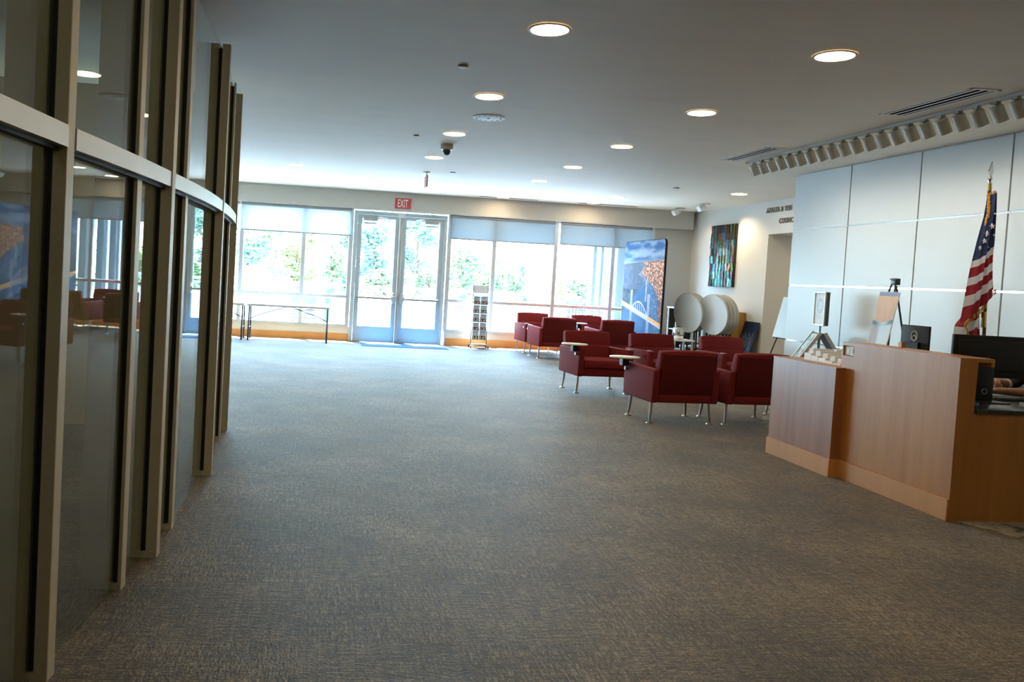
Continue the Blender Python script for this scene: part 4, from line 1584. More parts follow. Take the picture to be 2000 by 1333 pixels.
# local: sign faces -y
b = B()
W2, z0, z1 = 0.155, 1.065, 1.482
for q_ in ((-W2, W2, z0, z0 + 0.018), (-W2, W2, z1 - 0.018, z1), (-W2, -W2 + 0.018, z0, z1), (W2 - 0.018, W2, z0, z1)):
    bx(b, q_[0], q_[1], -0.030, -0.012, q_[2], q_[3])
obj('frame', b, M['rail'], t, bevel=0.003, seg=1)
box_obj('casing', -W2 + 0.004, W2 - 0.004, -0.012, 0.030, z0 + 0.004, z1 - 0.004, M['dgrey'], t)


def sealcol(u, v):
    x, y = (u - 0.5) * 0.274, (v - 0.40) * 0.381
    r = sqrt(x * x + y * y)
    c = (0.80, 0.86, 0.90)
    blue = (0.42, 0.60, 0.70)
    if abs(r - 0.088) < 0.005 or abs(r - 0.058) < 0.004:
        c = mixc(c, blue, 0.9)
    elif 0.062 < r < 0.083:
        c = mixc(c, blue, 0.35 + 0.4 * (sin(24 * atan2(y, x)) > 0.2))
    elif r < 0.054 and (abs(x) < 0.004 + 0.18 * max(0, 0.05 - abs(y)) * 0.3 or abs(y) < 0.004 + 0.18 * max(0, 0.05 - abs(x)) * 0.3):
        c = mixc(c, blue, 0.6)
    for k, (yy, hw) in enumerate(((0.70, 0.33), (0.74, 0.36), (0.78, 0.30), (0.82, 0.34))):
        if abs(v - yy) < 0.009 and abs(u - 0.5) < hw and sin(u * 90 + k) > -0.5:
            c = mixc(c, (0.45, 0.55, 0.62), 0.6)
    return c


printed('sign_face', t, 60, 84, 0.274, 0.381, sealcol, Matrix.Translation((0, -0.0135, z0 + 0.018)))
b = B()
tube(b, [(0, 0, 0.03), (0, 0, 1.07)], 0.016, 12)
obj('pole', b, M['rail'], t, smooth=True)
b = B()
lathe(b, [(0, 0.0), (0.20, 0.0), (0.20, 0.012), (0.03, 0.03), (0, 0.03)], 28)
obj('base', b, M['rail'], t, smooth=True, loc=(0, 0, 0.0045))


def leafletcol(seed):
    def f(u, v):
        n_ = fbm(u * 5 + seed, v * 7, seed)
        c = mixc((0.20, 0.35, 0.45), (0.75, 0.80, 0.80), 0.5 + n_)
        if fbm(u * 3, v * 4 + 5, seed + 3) > 0.12:
            c = mixc(c, (0.15, 0.28, 0.12), 0.7)
        if v > 0.55 and fbm(u * 6, v * 5, seed + 9) > 0.1:
            c = mixc(c, (0.48, 0.20, 0.15), 0.6)
        return c
    return f


for s in (-1, 1):
    # sloping rack; along the pole axis it opens towards the sides (local +-x)
    mm = Matrix.Rotation(radians(84), 4, 'Z') @ Matrix.Translation((s * 0.03, 0, 0.975)) @ Matrix.Rotation(radians(s * -33), 4, 'Y') @ Matrix.Translation((0, 0, -0.46))
    b = B()
    bx(b, -0.012, 0.0, -0.13, 0.13, 0, 0.46, mm)
    rk = obj('leaflet_rack', b, M['dgrey'], t)
    b = B()
    for yy in (-0.14, 0.118):
        bx(b, -0.02, 0.018, yy, yy + 0.022, 0, 0.47, mm)
    bx(b, -0.02, 0.018, -0.14, 0.14, -0.01, 0.012, mm)
    obj('side_rail', b, M['rail'], rk)
    Mx = mm @ Matrix.Translation((s * 0.004 + 0.003 * (s < 0) * 0, 0, 0.03)) @ Matrix.Rotation(radians(90 * s), 4, 'Z')
    if s < 0:
        Mx = mm @ Matrix.Translation((-0.0135, 0, 0.03)) @ Matrix.Rotation(radians(-90), 4, 'Z')
    else:
        Mx = mm @ Matrix.Translation((0.0015, 0, 0.03)) @ Matrix.Rotation(radians(90), 4, 'Z')
    printed('leaflet', rk, 20, 40, 0.20, 0.41, leafletcol(3 + s), Mx)


def easel(lab, loc, rz, bw, bh, zb, colf, nu, nv, lean=11):
    """black tripod easel; local -y faces the viewer of the board."""
    t = thing('easel', lab, 'easel', loc, rz)
    L = radians(lean)
    b = B()
    H = 1.63
    for s in (-1, 1):
        b = B()
        tube(b, [(s * 0.34, -0.02, 0.012), (s * 0.02, H * math.tan(L) * 0.96, H)], [0.011, 0.009], 8)
        obj('leg', b, M['blackm'], t, smooth=True)
    b = B()
    tube(b, [(0.0, 0.68, 0.012), (0.0, H * math.tan(L) + 0.01, H - 0.06)], [0.011, 0.009], 8)
    obj('rear_leg', b, M['blackm'], t, smooth=True)
    b = B()
    bx(b, -0.035, 0.035, H * math.tan(L) - 0.03, H * math.tan(L) + 0.03, H - 0.05, H + 0.02)
    bx(b, -0.05, 0.05, H * math.tan(L) - 0.035, H * math.tan(L) - 0.02, H + 0.0, H + 0.016)
    obj('clamp', b, M['black'], t, bevel=0.006)
    b = B()
    yb = zb * math.tan(L)
    tube(b, [(-0.30, yb - 0.015, zb - 0.01), (0.30, yb - 0.015, zb - 0.01)], 0.009, 8)
    tube(b, [(-0.16, yb - 0.015, zb - 0.012), (-0.16, yb - 0.05, zb - 0.012)], 0.007, 8)
    tube(b, [(0.16, yb - 0.015, zb - 0.012), (0.16, yb - 0.05, zb - 0.012)], 0.007, 8)
    obj('ledge', b, M['blackm'], t)
    bd = thing('poster_board', lab.replace('black easel holding ', ''), 'poster', loc, rz)
    mm = Matrix.Translation((0, yb - 0.020, zb)) @ Matrix.Rotation(-L, 4, 'X')
    b = B()
    bx(b, -bw / 2, bw / 2, -0.012, -0.002, 0, bh, mm)
    obj('board', b, M['white'], bd)
    printed('print', bd, nu, nv, bw - 0.004, bh - 0.004, colf, mm @ Matrix.Translation((0, -0.0128, 0.002)), 'print')
    return t


def landscape(u, v):
    n_ = fbm(u * 4, v * 5, 2.0)
    if v < 0.045:
        return (0.30, 0.36, 0.52)
    hz = 0.30 + 0.03 * sin(u * 3.2 + 0.3)
    if v < hz:
        c = mixc((0.62, 0.47, 0.40), (0.70, 0.52, 0.42), 0.5 + n_)
        return mixc(c, (0.45, 0.30, 0.22), max(0, 0.5 * fbm(u * 9, v * 3, 7)))
    if v < hz + 0.045:
        return mixc((0.16, 0.27, 0.36), (0.62, 0.80, 0.92), 1.0 - abs(u - 0.55) * 2.4 + 0.3 * n_)
    if v > 0.87:
        return (0.74, 0.79, 0.84)
    f = (v - hz) / (0.87 - hz)
    river = mixc((0.62, 0.80, 0.92), (0.80, 0.90, 0.95), f)
    bank = mixc((0.38, 0.42, 0.50), (0.52, 0.50, 0.55), 0.5 + n_)
    edge_ = 0.30 + 0.12 * f + 0.05 * n_
    return mixc(bank, river, (u - edge_) * 6)


easel('black easel holding a plastic wrapped landscape poster behind the tall counter', (5.72, 8.02, 0.0045), radians(-90), 0.30, 1.00, 0.52, landscape, 60, 200, 10.8)


def paleboard(u, v):
    return mixc((0.62, 0.74, 0.80), (0.72, 0.80, 0.84), 0.5 + fbm(u * 3, v * 3, 5))


easel('black easel holding a pale board beside the doorway, mostly behind the panelled wall', (6.72, 11.42, 0), radians(-90), 0.60, 0.62, 0.78, paleboard, 8, 8, 13)
# ------------------------------------------------------------------ far right corner
# tall fabric banner with a dusk view of a river, a lift bridge and a lit town
def bannercol(u, v):
    n1 = fbm(u * 3.0, v * 14.0, 1.0)
    n2 = fbm(u * 18.0, v * 22.0, 4.0, 3)
    n3 = mnoise.noise(Vector((u * 52, v * 66, 2.0))) + 0.35 * mnoise.noise(Vector((u * 110, v * 130, 5.0)))
    n4 = mnoise.noise(Vector((u * 40, v * 52, 9.0)))
    hz = 0.195 - 0.025 * u
    if v < hz:
        c = mixc((0.035, 0.13, 0.33), (0.26, 0.46, 0.68), 0.46 + 1.25 * n1)
        return mixc(c, (0.40, 0.60, 0.76), max(0, 0.7 - abs(v - hz) / 0.05) * 0.6)
    deck = 0.54 + 0.165 * u
    lb = lin([(0.20, 0.52), (0.255, 0.50), (0.29, 0.40), (0.33, 0.54), (0.38, 0.52), (0.44, 0.42), (0.50, 0.30), (0.56, 0.18), (0.62, 0.06), (1.0, -0.2)])(v) + 0.035 * n2
    rb = lin([(0.20, 0.53), (0.235, 0.58), (0.27, 0.46), (0.30, 0.52), (0.34, 0.64), (0.40, 0.80), (0.49, 0.92), (0.60, 0.90), (0.70, 0.97), (0.78, 1.05)])(v) + 0.02 * n2
    water = mixc((0.055, 0.17, 0.36), (0.10, 0.24, 0.42), 0.5 + fbm(u * 4, v * 5, 8.0))
    water = mixc(water, (0.20, 0.36, 0.52), max(0, 1 - abs(v - 0.27) / 0.09))
    if u < lb:
        c = mixc((0.035, 0.075, 0.12), (0.10, 0.17, 0.23), 0.5 + n2)
        if v < 0.42:
            c = mixc(c, (0.13, 0.22, 0.33), 0.55)
        if n3 > 0.50 and (v < 0.245 or 0.35 < v < 0.40):
            c = mixc(c, (0.75, 0.42, 0.22), 0.8)
    elif u > rb:
        c = mixc((0.10, 0.11, 0.17), (0.24, 0.19, 0.20), 0.5 + n2)
        dens = 0.05 if v < 0.5 else 0.40
        if n3 > dens:
            c = mixc(c, (0.95, 0.46, 0.16), min(1, (n3 - dens) * 2.6))
        if n4 > dens + 0.18:
            c = mixc(c, (0.95, 0.80, 0.62), 0.75)
    else:
        c = water
        if v > 0.30 and abs(u - 0.62) < 0.018 and v < 0.52:
            c = mixc(c, (0.6, 0.72, 0.82), 0.5 + 0.5 * n4)
        if n3 > 0.45 and u > rb - 0.18:
            c = mixc(c, (0.7, 0.7, 0.7), 0.6)
    # towers and their reflections
    for tu, t0, hw in ((0.255, 0.425, 0.028), (0.69, 0.455, 0.032)):
        if abs(u - tu - 0.02 * (v - t0)) < hw and t0 < v < deck + 0.24:
            k = 0.85 if v < deck + 0.02 else 0.85 * (1 - (v - deck) / 0.25) + 0.15
            c = mixc(c, (0.48, 0.60, 0.72), k * (0.75 + 0.4 * n4))
    # arch truss between the towers
    if 0.27 < u < 0.69:
        f = (u - 0.27) / 0.42
        arch = deck - 0.004 - 0.085 * sin(pi * f)
        if abs(v - arch) < 0.007 or (arch < v < deck and (sin(f * 52) > 0.72)):
            c = mixc(c, (0.62, 0.74, 0.84), 0.85)
    d = v - deck
    if abs(d) < 0.013:
        if u < 0.25 or u > 0.70:
            c = mixc((0.95, 0.40, 0.08), (0.98, 0.75, 0.45), 0.4 + n4)
        else:
            c = (0.60, 0.70, 0.80)
    elif 0.013 < d < 0.03:
        c = (0.55, 0.65, 0.72)
    return c


ban = thing('banner', 'tall curved-corner blue fabric banner printed with a river, bridge and town at dusk', 'banner', (6.32, 15.5, 0))
bl, bh = 2.0, 2.30
rc = 0.10


def outline(hl, h0, h1, r):
    pts = []
    for cx, cz, a0 in ((hl - r, h1 - r, 0), (-hl + r, h1 - r, 90), (-hl + 0.03, h0 + 0.03, 180), (hl - 0.03, h0 + 0.03, 270)):
        rr = r if cz > 1 else 0.03
        for k in range(7):
            a = radians(a0 + 15 * k)
            pts.append((cx + rr * cos(a), cz + rr * sin(a)))
    return pts


b = B()
prism(b, outline(bl / 2, 0.045, bh + 0.045, rc), -0.022, 0.022, Matrix.Rotation(radians(90), 4, 'Z') @ Matrix.Rotation(radians(90), 4, 'X'))
obj('fabric_sleeve', b, M['shirt'], ban, bevel=0.008)


def banner_face(side):
    nu, nv = 250, 285
    me = bpy.data.meshes.new('banner_face')
    vs, cs, fs = [], [], []
    for j in range(nv + 1):
        v = j / nv
        z = 0.045 + 0.012 + (bh - 0.024) * (1 - v)
        up_ = z - (bh + 0.045 - rc)
        half = bl / 2 - 0.008
        if up_ > 0:
            half -= rc - sqrt(max(0, rc * rc - min(up_, rc) ** 2))
        for i in range(nu + 1):
            u = i / nu
            y = (0.5 - u) * 2 * half          # u = 0 at the window end
            ut = 0.5 - y / bl
            vs.append((-0.0235 if side < 0 else 0.0235, y, z))
            cs.append(bannercol(ut if side < 0 else 1 - ut, v))
    for j in range(nv):
        for i in range(nu):
            a = j * (nu + 1) + i
            fs.append((a, a + 1, a + nu + 2, a + nu + 1) if side > 0 else (a, a + nu + 1, a + nu + 2, a + 1))
    me.from_pydata(vs, [], fs)
    at = me.color_attributes.new('Col', 'FLOAT_COLOR', 'POINT')
    at.data.foreach_set('color', [x for c in cs for x in (c[0] * 0.80, c[1] * 0.62, c[2] * 0.60, 1.0)])
    return obj('printed_face', me, M['bannerprint'], ban)


banner_face(-1)
for y in (-0.7, 0.7):
    b = B()
    bx(b, -0.22, 0.22, y - 0.04, y + 0.04, 0.0, 0.012)
    bx(b, -0.02, 0.02, y - 0.02, y + 0.02, 0.012, 0.06)
    obj('foot', b, M['galv'], ban, bevel=0.004, seg=1)

# mosaic of enamelled metal tiles
art = thing('wall_art', 'mosaic artwork of coloured metal tiles hanging on the wall left of the doorway', 'artwork', (XA, 15.36, 2.125))
box_obj('backboard', -0.045, -0.004, -0.485, 0.485, -0.61, 0.61, M['black'], art)
pal = [(0.30, 0.05, 0.06), (0.06, 0.30, 0.28), (0.10, 0.34, 0.30), (0.16, 0.07, 0.04), (0.02, 0.14, 0.30), (0.20, 0.28, 0.03), (0.55, 0.20, 0.05), (0.10, 0.10, 0.06), (0.20, 0.38, 0.32), (0.34, 0.12, 0.16), (0.45, 0.40, 0.36), (0.08, 0.22, 0.25), (0.16, 0.14, 0.05)]
tm = []
for k, c in enumerate(pal):
    q = NT('enamel_tile')
    f = q.noise(q.coord(), 16.0, 4.0)
    q.l(q.ramp(f, [(0.32, tuple(x * 0.15 for x in c)), (0.5, tuple(x * 0.40 for x in c)), (0.72, tuple(min(1, x * 0.8 + 0.02) for x in c))]), q.p.inputs['Base Color'])
    q.p.inputs['Metallic'].default_value = 0.75
    q.p.inputs['Roughness'].default_value = 0.28
    q.bump(f, 0.35, 0.02)
    tm.append(q.m)
rowsel = [[0, 1, 0, 4, 3, 3, 5, 12], [11, 7, 12, 6, 4, 3, 3, 7], [11, 9, 2, 5, 9, 1, 9, 8], [7, 2, 9, 2, 10, 10, 2, 6], [1, 0, 8, 3, 5, 10, 2, 9], [0, 4, 10, 1, 11, 10, 6, 5], [1, 8, 8, 2, 9, 1, 11, 9], [3, 1, 1, 11, 1, 9, 8, 1]]
TW, TH = 0.96 / 8, 1.21 / 8
rr = random.Random(4)
for r in range(8):
    for c in range(8):
        y = 0.48 - TW * (c + 0.5)
        z = 0.605 - TH * (r + 0.5)
        mm = Matrix.Translation((-0.052, y, z)) @ Matrix.Rotation(radians(rr.uniform(-7, 7)), 4, 'Z') @ Matrix.Rotation(radians(rr.uniform(-6, 6)), 4, 'Y')
        b = B()
        hw, hh = TW / 2 - 0.002, TH / 2 - 0.002
        pts = []
        for k in range(5):
            f = -1 + k / 2
            pts.append((f * hw, -0.006 * (1 - f * f)))
        a0 = [b.verts.new(mm @ Vector((d - 0.003, yy, -hh))) for yy, d in pts]
        a1 = [b.verts.new(mm @ Vector((d - 0.003, yy, hh))) for yy, d in pts]
        e0 = [b.verts.new(mm @ Vector((d + 0.003, yy, -hh))) for yy, d in pts]
        e1 = [b.verts.new(mm @ Vector((d + 0.003, yy, hh))) for yy, d in pts]
        for k in range(4):
            b.faces.new((a0[k], a0[k + 1], a1[k + 1], a1[k]))
            b.faces.new((e0[k], e0[k + 1], e1[k + 1], e1[k]))
            b.faces.new((a0[k], a0[k + 1], e0[k + 1], e0[k]))
            b.faces.new((a1[k], a1[k + 1], e1[k + 1], e1[k]))
        b.faces.new((a0[0], a1[0], e1[0], e0[0]))
        b.faces.new((a0[4], a1[4], e1[4], e0[4]))
        obj('tile', b, tm[rowsel[r][c]], art, smooth=True)

# raised lettering over the doorway
def letters(s_, lab, y, z):
    t = thing('wall_lettering', lab, 'lettering', (XA - 0.009, y, z))
    Mx = Matrix.Rotation(radians(-90), 4, 'Z') @ Matrix.Rotation(radians(90), 4, 'X')
    b = B()
    me = text_mesh(s_, 0.128, 0.008, Mx, 'LEFT', 0.84, 0.0006, 1.12)
    b.from_mesh(me)
    bpy.data.meshes.remove(me)
    left = set(b.verts)
    while left:
        st_, isl = [next(iter(left))], set()
        while st_:
            v = st_.pop()
            if v in isl:
                continue
            isl.add(v)
            st_ += [e.other_vert(v) for e in v.link_edges]
        left -= isl
        nb, mp = B(), {}
        for v in isl:
            mp[v] = nb.verts.new(v.co)
        for f in {f for v in isl for f in v.link_faces}:
            nb.faces.new([mp[v] for v in f.verts])
        obj('letter', nb, M['letter'], t)


letters('AZALEA & YEN', 'upper line of raised bronze capitals reading AZALEA on the white wall', 13.905, 2.862)
letters('COUNC', 'lower line of raised bronze capitals reading COUNC above the doorway', 13.475, 2.655)

# flip-top round tables with their tops turned upright
def flip_table(lab):
    t = thing('round_table', lab, 'table')
    mm = Matrix.Translation((0, 0, 0.995)) @ Matrix.Rotation(radians(-5), 4, 'Y') @ Matrix.Rotation(radians(-90), 4, 'Y')
    b = B()
    lathe(b, [(0, 0.012), (0.362, 0.012), (0.362, 0.010), (0, 0.010)], 48, mm)
    tp = obj('tabletop', b, M['tabletop'], t, smooth=True)
    b = B()
    lathe(b, [(0.362, 0.0125), (0.370, 0.011), (0.374, 0.0), (0.372, -0.012), (0.366, -0.014), (0, -0.014)], 48, mm)
    obj('edge_band', b, M['edge'], tp, smooth=True)
    for s in (-1, 1):
        b = B()
        tube(b, [(0.040, s * 0.17, 0.07), (0.040, s * 0.15, 0.70), (0.022, s * 0.13, 0.86)], [0.016, 0.016, 0.014], 10)
        obj('leg', b, M['blackm'], t)
    b = B()
    bx(b, 0.024, 0.056, -0.31, 0.31, 0.056, 0.084)
    obj('foot_bar', b, M['blackm'], t, bevel=0.004, seg=1)
    for e in (-0.28, 0.28):
        b = B()
        lathe(b, [(0, -0.012), (0.026, -0.012), (0.026, 0.012), (0, 0.012)], 14, Matrix.Translation((0.04, e, 0.0285)) @ Matrix.Rotation(radians(90), 4, 'Y'))
        obj('castor', b, M['black'], t, smooth=True)
    b = B()
    tube(b, [(0.040, -0.165, 0.42), (0.040, 0.165, 0.42)], 0.011, 8)
    tube(b, [(0.030, -0.17, 0.80), (0.030, 0.17, 0.80)], 0.014, 8)
    obj('stretcher', b, M['blackm'], t)
    return t


AZ = radians(17.5)
nv_ = Vector((cos(AZ), sin(AZ), 0))
p0 = Vector((6.815, 14.5, 0))
ft = flip_table('front round flip-top table of the pair by the banner, its blue-lit top upright')
ft.location = p0
ft.rotation_euler = (0, 0, AZ)
ft['group'] = 'round flip-top tables stored upright'
p1 = Vector((6.97, 14.77, 0))
for k in range(2):
    dup(ft, (p1 + nv_ * (0.085 * k + 0.02)).to_tuple(), AZ, ('round flip-top table just behind the front one by the banner', 'rearmost round flip-top table by the banner, nearest the white shelf cart')[k])
p2 = Vector((7.105, 14.12, 0))
for k in range(4):
    dup(ft, (p2 + nv_ * 0.083 * k).to_tuple(), AZ, ('pale round tabletop at the front of the nested stack', 'second upright round tabletop of the nested stack', 'third upright round tabletop of the nested stack', 'rearmost upright round tabletop of the nested stack, next to the oak cabinet')[k])

t = thing('cabinet', 'plain orange oak cabinet against the white wall behind the round tables', 'cabinet', (7.70, 14.63, 0))
box_obj('body', -0.17, 0.165, -0.26, 0.26, 0.02, 1.03, M['woodc'], t, bevel=0.003, seg=1)
box_obj('top', -0.18, 0.17, -0.27, 0.27, 1.03, 1.06, M['woodc'], t, bevel=0.003, seg=1)
box_obj('plinth', -0.15, 0.15, -0.24, 0.24, 0.0, 0.02, M['black'], t)
box_obj('door', -0.178, -0.17, -0.25, 0.25, 0.06, 1.0, M['woodc'], t)

t = thing('display_board', 'dark blue display board with pale lines of text leaning on the wall', 'board', (7.60, 14.06, 0))
mm = Matrix.Rotation(radians(15.2), 4, 'Y')
b = B()
bx(b, -0.014, 0.014, -0.235, 0.235, 0.006, 0.935, mm)
obj('panel', b, M['black'], t)


def boardcol(u, v):
    c = mixc((0.006, 0.008, 0.014), (0.010, 0.028, 0.085), u * 1.2)
    rowp = (u * 11.0) % 1.0
    k = int(u * 11.0)
    lo_, hi_ = (0.20 + 0.05 * (k % 3), 0.86 - 0.07 * ((k * 5) % 4))
    if 0.35 < rowp < 0.62 and lo_ < v * 1.0 < hi_ * 0.74 and sin(v * 210 + k * 3) > -0.55 and k not in (0, 10):
        c = (0.42, 0.45, 0.50)
    if 0.735 < v < 0.785:
        c = (0.62, 0.64, 0.66)
    return c


Mx = mm @ Matrix.Translation((-0.0155, 0, 0.012)) @ Matrix.Rotation(radians(-90), 4, 'Z')
printed('print', t, 88, 120, 0.46, 0.915, boardcol, Mx)

t = thing('shelf_cart', 'white framed cart with dark shelves in the corner beside the round tables', 'cart', (7.42, 15.95, 0))
b = B()
for x in (-0.26, 0.235):
    for y in (-0.2, 0.175):
        bx(b, x, x + 0.025, y, y + 0.025, 0.0, 1.03)
obj('frame', b, M['white'], t)
box_obj('top', -0.28, 0.28, -0.22, 0.22, 1.03, 1.06, M['white'], t, bevel=0.004, seg=1)
for z in (0.2, 0.6):
    box_obj('shelf', -0.235, 0.235, -0.19, 0.19, z, z + 0.02, M['white'], t)
box_obj('back', -0.235, 0.235, 0.17, 0.175, 0.1, 1.03, M['black'], t)
t = thing('storage_box', 'white storage crate with dark window slots behind the round table legs', 'box', (7.36, 15.32, 0))
b = B()
bx(b, -0.22, 0.22, -0.15, 0.15, 0.0, 0.30)
obj('body', b, M['dgrey'], t, bevel=0.01)
for x in (-0.14, 0.0, 0.14):
    box_obj('label_card', x - 0.055, x + 0.055, -0.1535, -0.1505, 0.06, 0.24, M['white'], t)
box_obj('lid', -0.225, 0.225, -0.155, 0.155, 0.30, 0.33, M['white'], t, bevel=0.005)
t = thing('side_table', 'low pale side table with a silver urn between the banner and the round tables', 'table', (6.30, 13.72, 0))
box_obj('tabletop', -0.22, 0.22, -0.2, 0.2, 0.52, 0.545, M['white'], t, bevel=0.004)
for sx in (-0.2, 0.17):
    for sy in (-0.18, 0.15):
        box_obj('leg', sx, sx + 0.03, sy, sy + 0.03, 0, 0.52, M['edge'], t)
t = thing('urn', 'small silver urn standing on the low side table beside the banner', 'urn', (6.30, 13.72, 0.5455))
b = B()
lathe(b, [(0, 0), (0.07, 0), (0.085, 0.02), (0.10, 0.08), (0.10, 0.17), (0.085, 0.20), (0.05, 0.215), (0, 0.22)], 28)
obj('body', b, M['chrome'], t, smooth=True)
b = B()
tube(b, [(-0.03, 0, 0.222), (0.03, 0, 0.222)], 0.012, 10)
tube(b, [(-0.095, 0, 0.05), (-0.135, 0, 0.045)], 0.010, 8)
obj('handle', b, M['black'], t, smooth=True)
# ------------------------------------------------------------------ window side furniture
def folding_table(x0, x1, lab):
    t = thing('folding_table', lab, 'table', ((x0 + x1) / 2, 16.08, 0), 0, 'folding tables under the window')
    h = (x1 - x0) / 2
    b = B()
    bx(b, -h, h, -0.30, 0.36, 0.662, 0.705)
    obj('tabletop', b, M['white'], t, bevel=0.012)
    for s in (-1, 1):
        xl = s * (h - 0.035)
        b = B()
        for y in (-0.22, 0.26):
            tube(b, [(xl, y, 0.0), (xl, y, 0.24)], [0.018, 0.018], 10)
            tube(b, [(xl - s * 0.0, y, 0.24), (xl, y * 0.75, 0.66)], [0.015, 0.015], 10)
        tube(b, [(xl, -0.22, 0.235), (xl, 0.26, 0.235)], 0.010, 8)
        tube(b, [(xl, -0.165, 0.645), (xl, 0.195, 0.645)], 0.010, 8)
        obj('leg_frame', b, M['dgrey'], t, smooth=True)
        b = B()
        tube(b, [(xl, 0.02, 0.40), (xl - s * 0.16, 0.02, 0.48), (s * 0.08, 0.02, 0.65), (0, 0.02, 0.655)], 0.009, 8)
        tube(b, [(xl, -0.2, 0.40), (xl, 0.23, 0.40)], 0.008, 8)
        obj('brace', b, M['dgrey'], t, smooth=True)
    b = B()
    tube(b, [(0.32, -0.1, 0.66), (0.33, -0.1, 0.635), (0.47, -0.1, 0.635), (0.48, -0.1, 0.66)], 0.007, 8)
    obj('catch', b, M['dgrey'], t, smooth=True)


folding_table(-1.33, 0.235, 'white folding table with grey tube legs under the window beside the double door')
folding_table(-3.02, -1.385, 'white folding table partly hidden by the end of the glass partition')

t = thing('door_mat', 'navy entrance mat on the carpet inside the double door', 'mat', (1.735, 16.14, 0))
box_obj('pile', -0.82, 0.82, -0.43, 0.46, 0.0005, 0.008, M['navy'], t)
b = B()
for q_ in ((-0.85, 0.85, -0.46, -0.43), (-0.85, 0.85, 0.46, 0.49), (-0.85, -0.82, -0.43, 0.46), (0.82, 0.85, -0.43, 0.46)):
    bx(b, q_[0], q_[1], q_[2], q_[3], 0.0005, 0.006)
obj('rubber_border', b, M['navy'], t)

rk = thing('brochure_rack', 'slim wheeled rack of brochures standing under the window beside the door', 'rack', (3.295, 16.42, 0))
for s in (-1, 1):
    b = B()
    tube(b, [(s * 0.162, 0, 0.06), (s * 0.150, 0.06, 1.29)], 0.0075, 8)
    obj('post', b, M['blackm'], rk, smooth=True)
    for y in (-0.11, 0.10):
        b = B()
        lathe(b, [(0, -0.012), (0.028, -0.012), (0.028, 0.012), (0, 0.012)], 14, Matrix.Translation((s * 0.18, y, 0.0285)) @ Matrix.Rotation(radians(90), 4, 'Y'))
        obj('castor', b, M['black'], rk, smooth=True)
b = B()
bx(b, -0.155, 0.155, -0.10, 0.09, 0.055, 0.085)
obj('base', b, M['galv'], rk, bevel=0.006)
box_obj('header_panel', -0.145, 0.145, 0.050, 0.056, 1.115, 1.275, M['tabletop'], rk)
mmr = Matrix.Translation((0, 0, 0)) @ Matrix.Rotation(radians(-2.8), 4, 'X')


def magcol(u, v):
    if v < 0.50:
        c = mixc((0.03, 0.20, 0.48), (0.40, 0.52, 0.68), min(1, v * 4.2) + 0.4 * fbm(u * 6, v * 9, 3))
        if v > 0.38:
            c = mixc(c, (0.30, 0.20, 0.20), 0.6 + fbm(u * 8, v * 6, 5))
        return c
    if v < 0.56:
        return (0.60, 0.63, 0.64)
    c = (0.015, 0.015, 0.016)
    n_ = fbm(u * 7.5 + 2, v * 6, 7, 2)
    if abs(u - 0.5) < 0.36 and 0.62 < v < 0.92 and n_ > 0.02:
        c = mixc((0.62, 0.52, 0.45), (0.75, 0.72, 0.68), u)
    return c


tiers = ('top', 'second', 'third', 'fourth', 'bottom')
for k in range(5):
    z = 0.885 - 0.178 * k
    b = B()
    bx(b, -0.148, 0.148, -0.035, 0.010, z - 0.006, z - 0.001, mmr)
    bx(b, -0.148, 0.148, -0.037, -0.034, z - 0.006, z + 0.018, mmr)
    bx(b, -0.004, 0.004, -0.037, -0.034, z + 0.018, z + 0.10, mmr)
    obj('pocket', b, M['galv'], rk)
    for s in (-1, 1):
        g = thing('brochure', f'blue and black picture brochure in the {tiers[k]} tier of the rack, {"near the door" if s < 0 else "away from the door"}', 'brochure', (3.295, 16.42, 0), 0, 'brochures in the wheeled rack')
        b = B()
        bx(b, s * 0.074 - 0.066, s * 0.074 + 0.066, -0.026, -0.012, z, z + 0.168, mmr)
        obj('pages', b, M['paper'], g)
        printed('cover', g, 20, 28, 0.131, 0.168, magcol, mmr @ Matrix.Translation((s * 0.074, -0.0265, z)))
# ------------------------------------------------------------------ outdoors
gnd = box_struct('ground', -40, 60, 16.95, 70, -0.25, -0.02, M['concrete'])


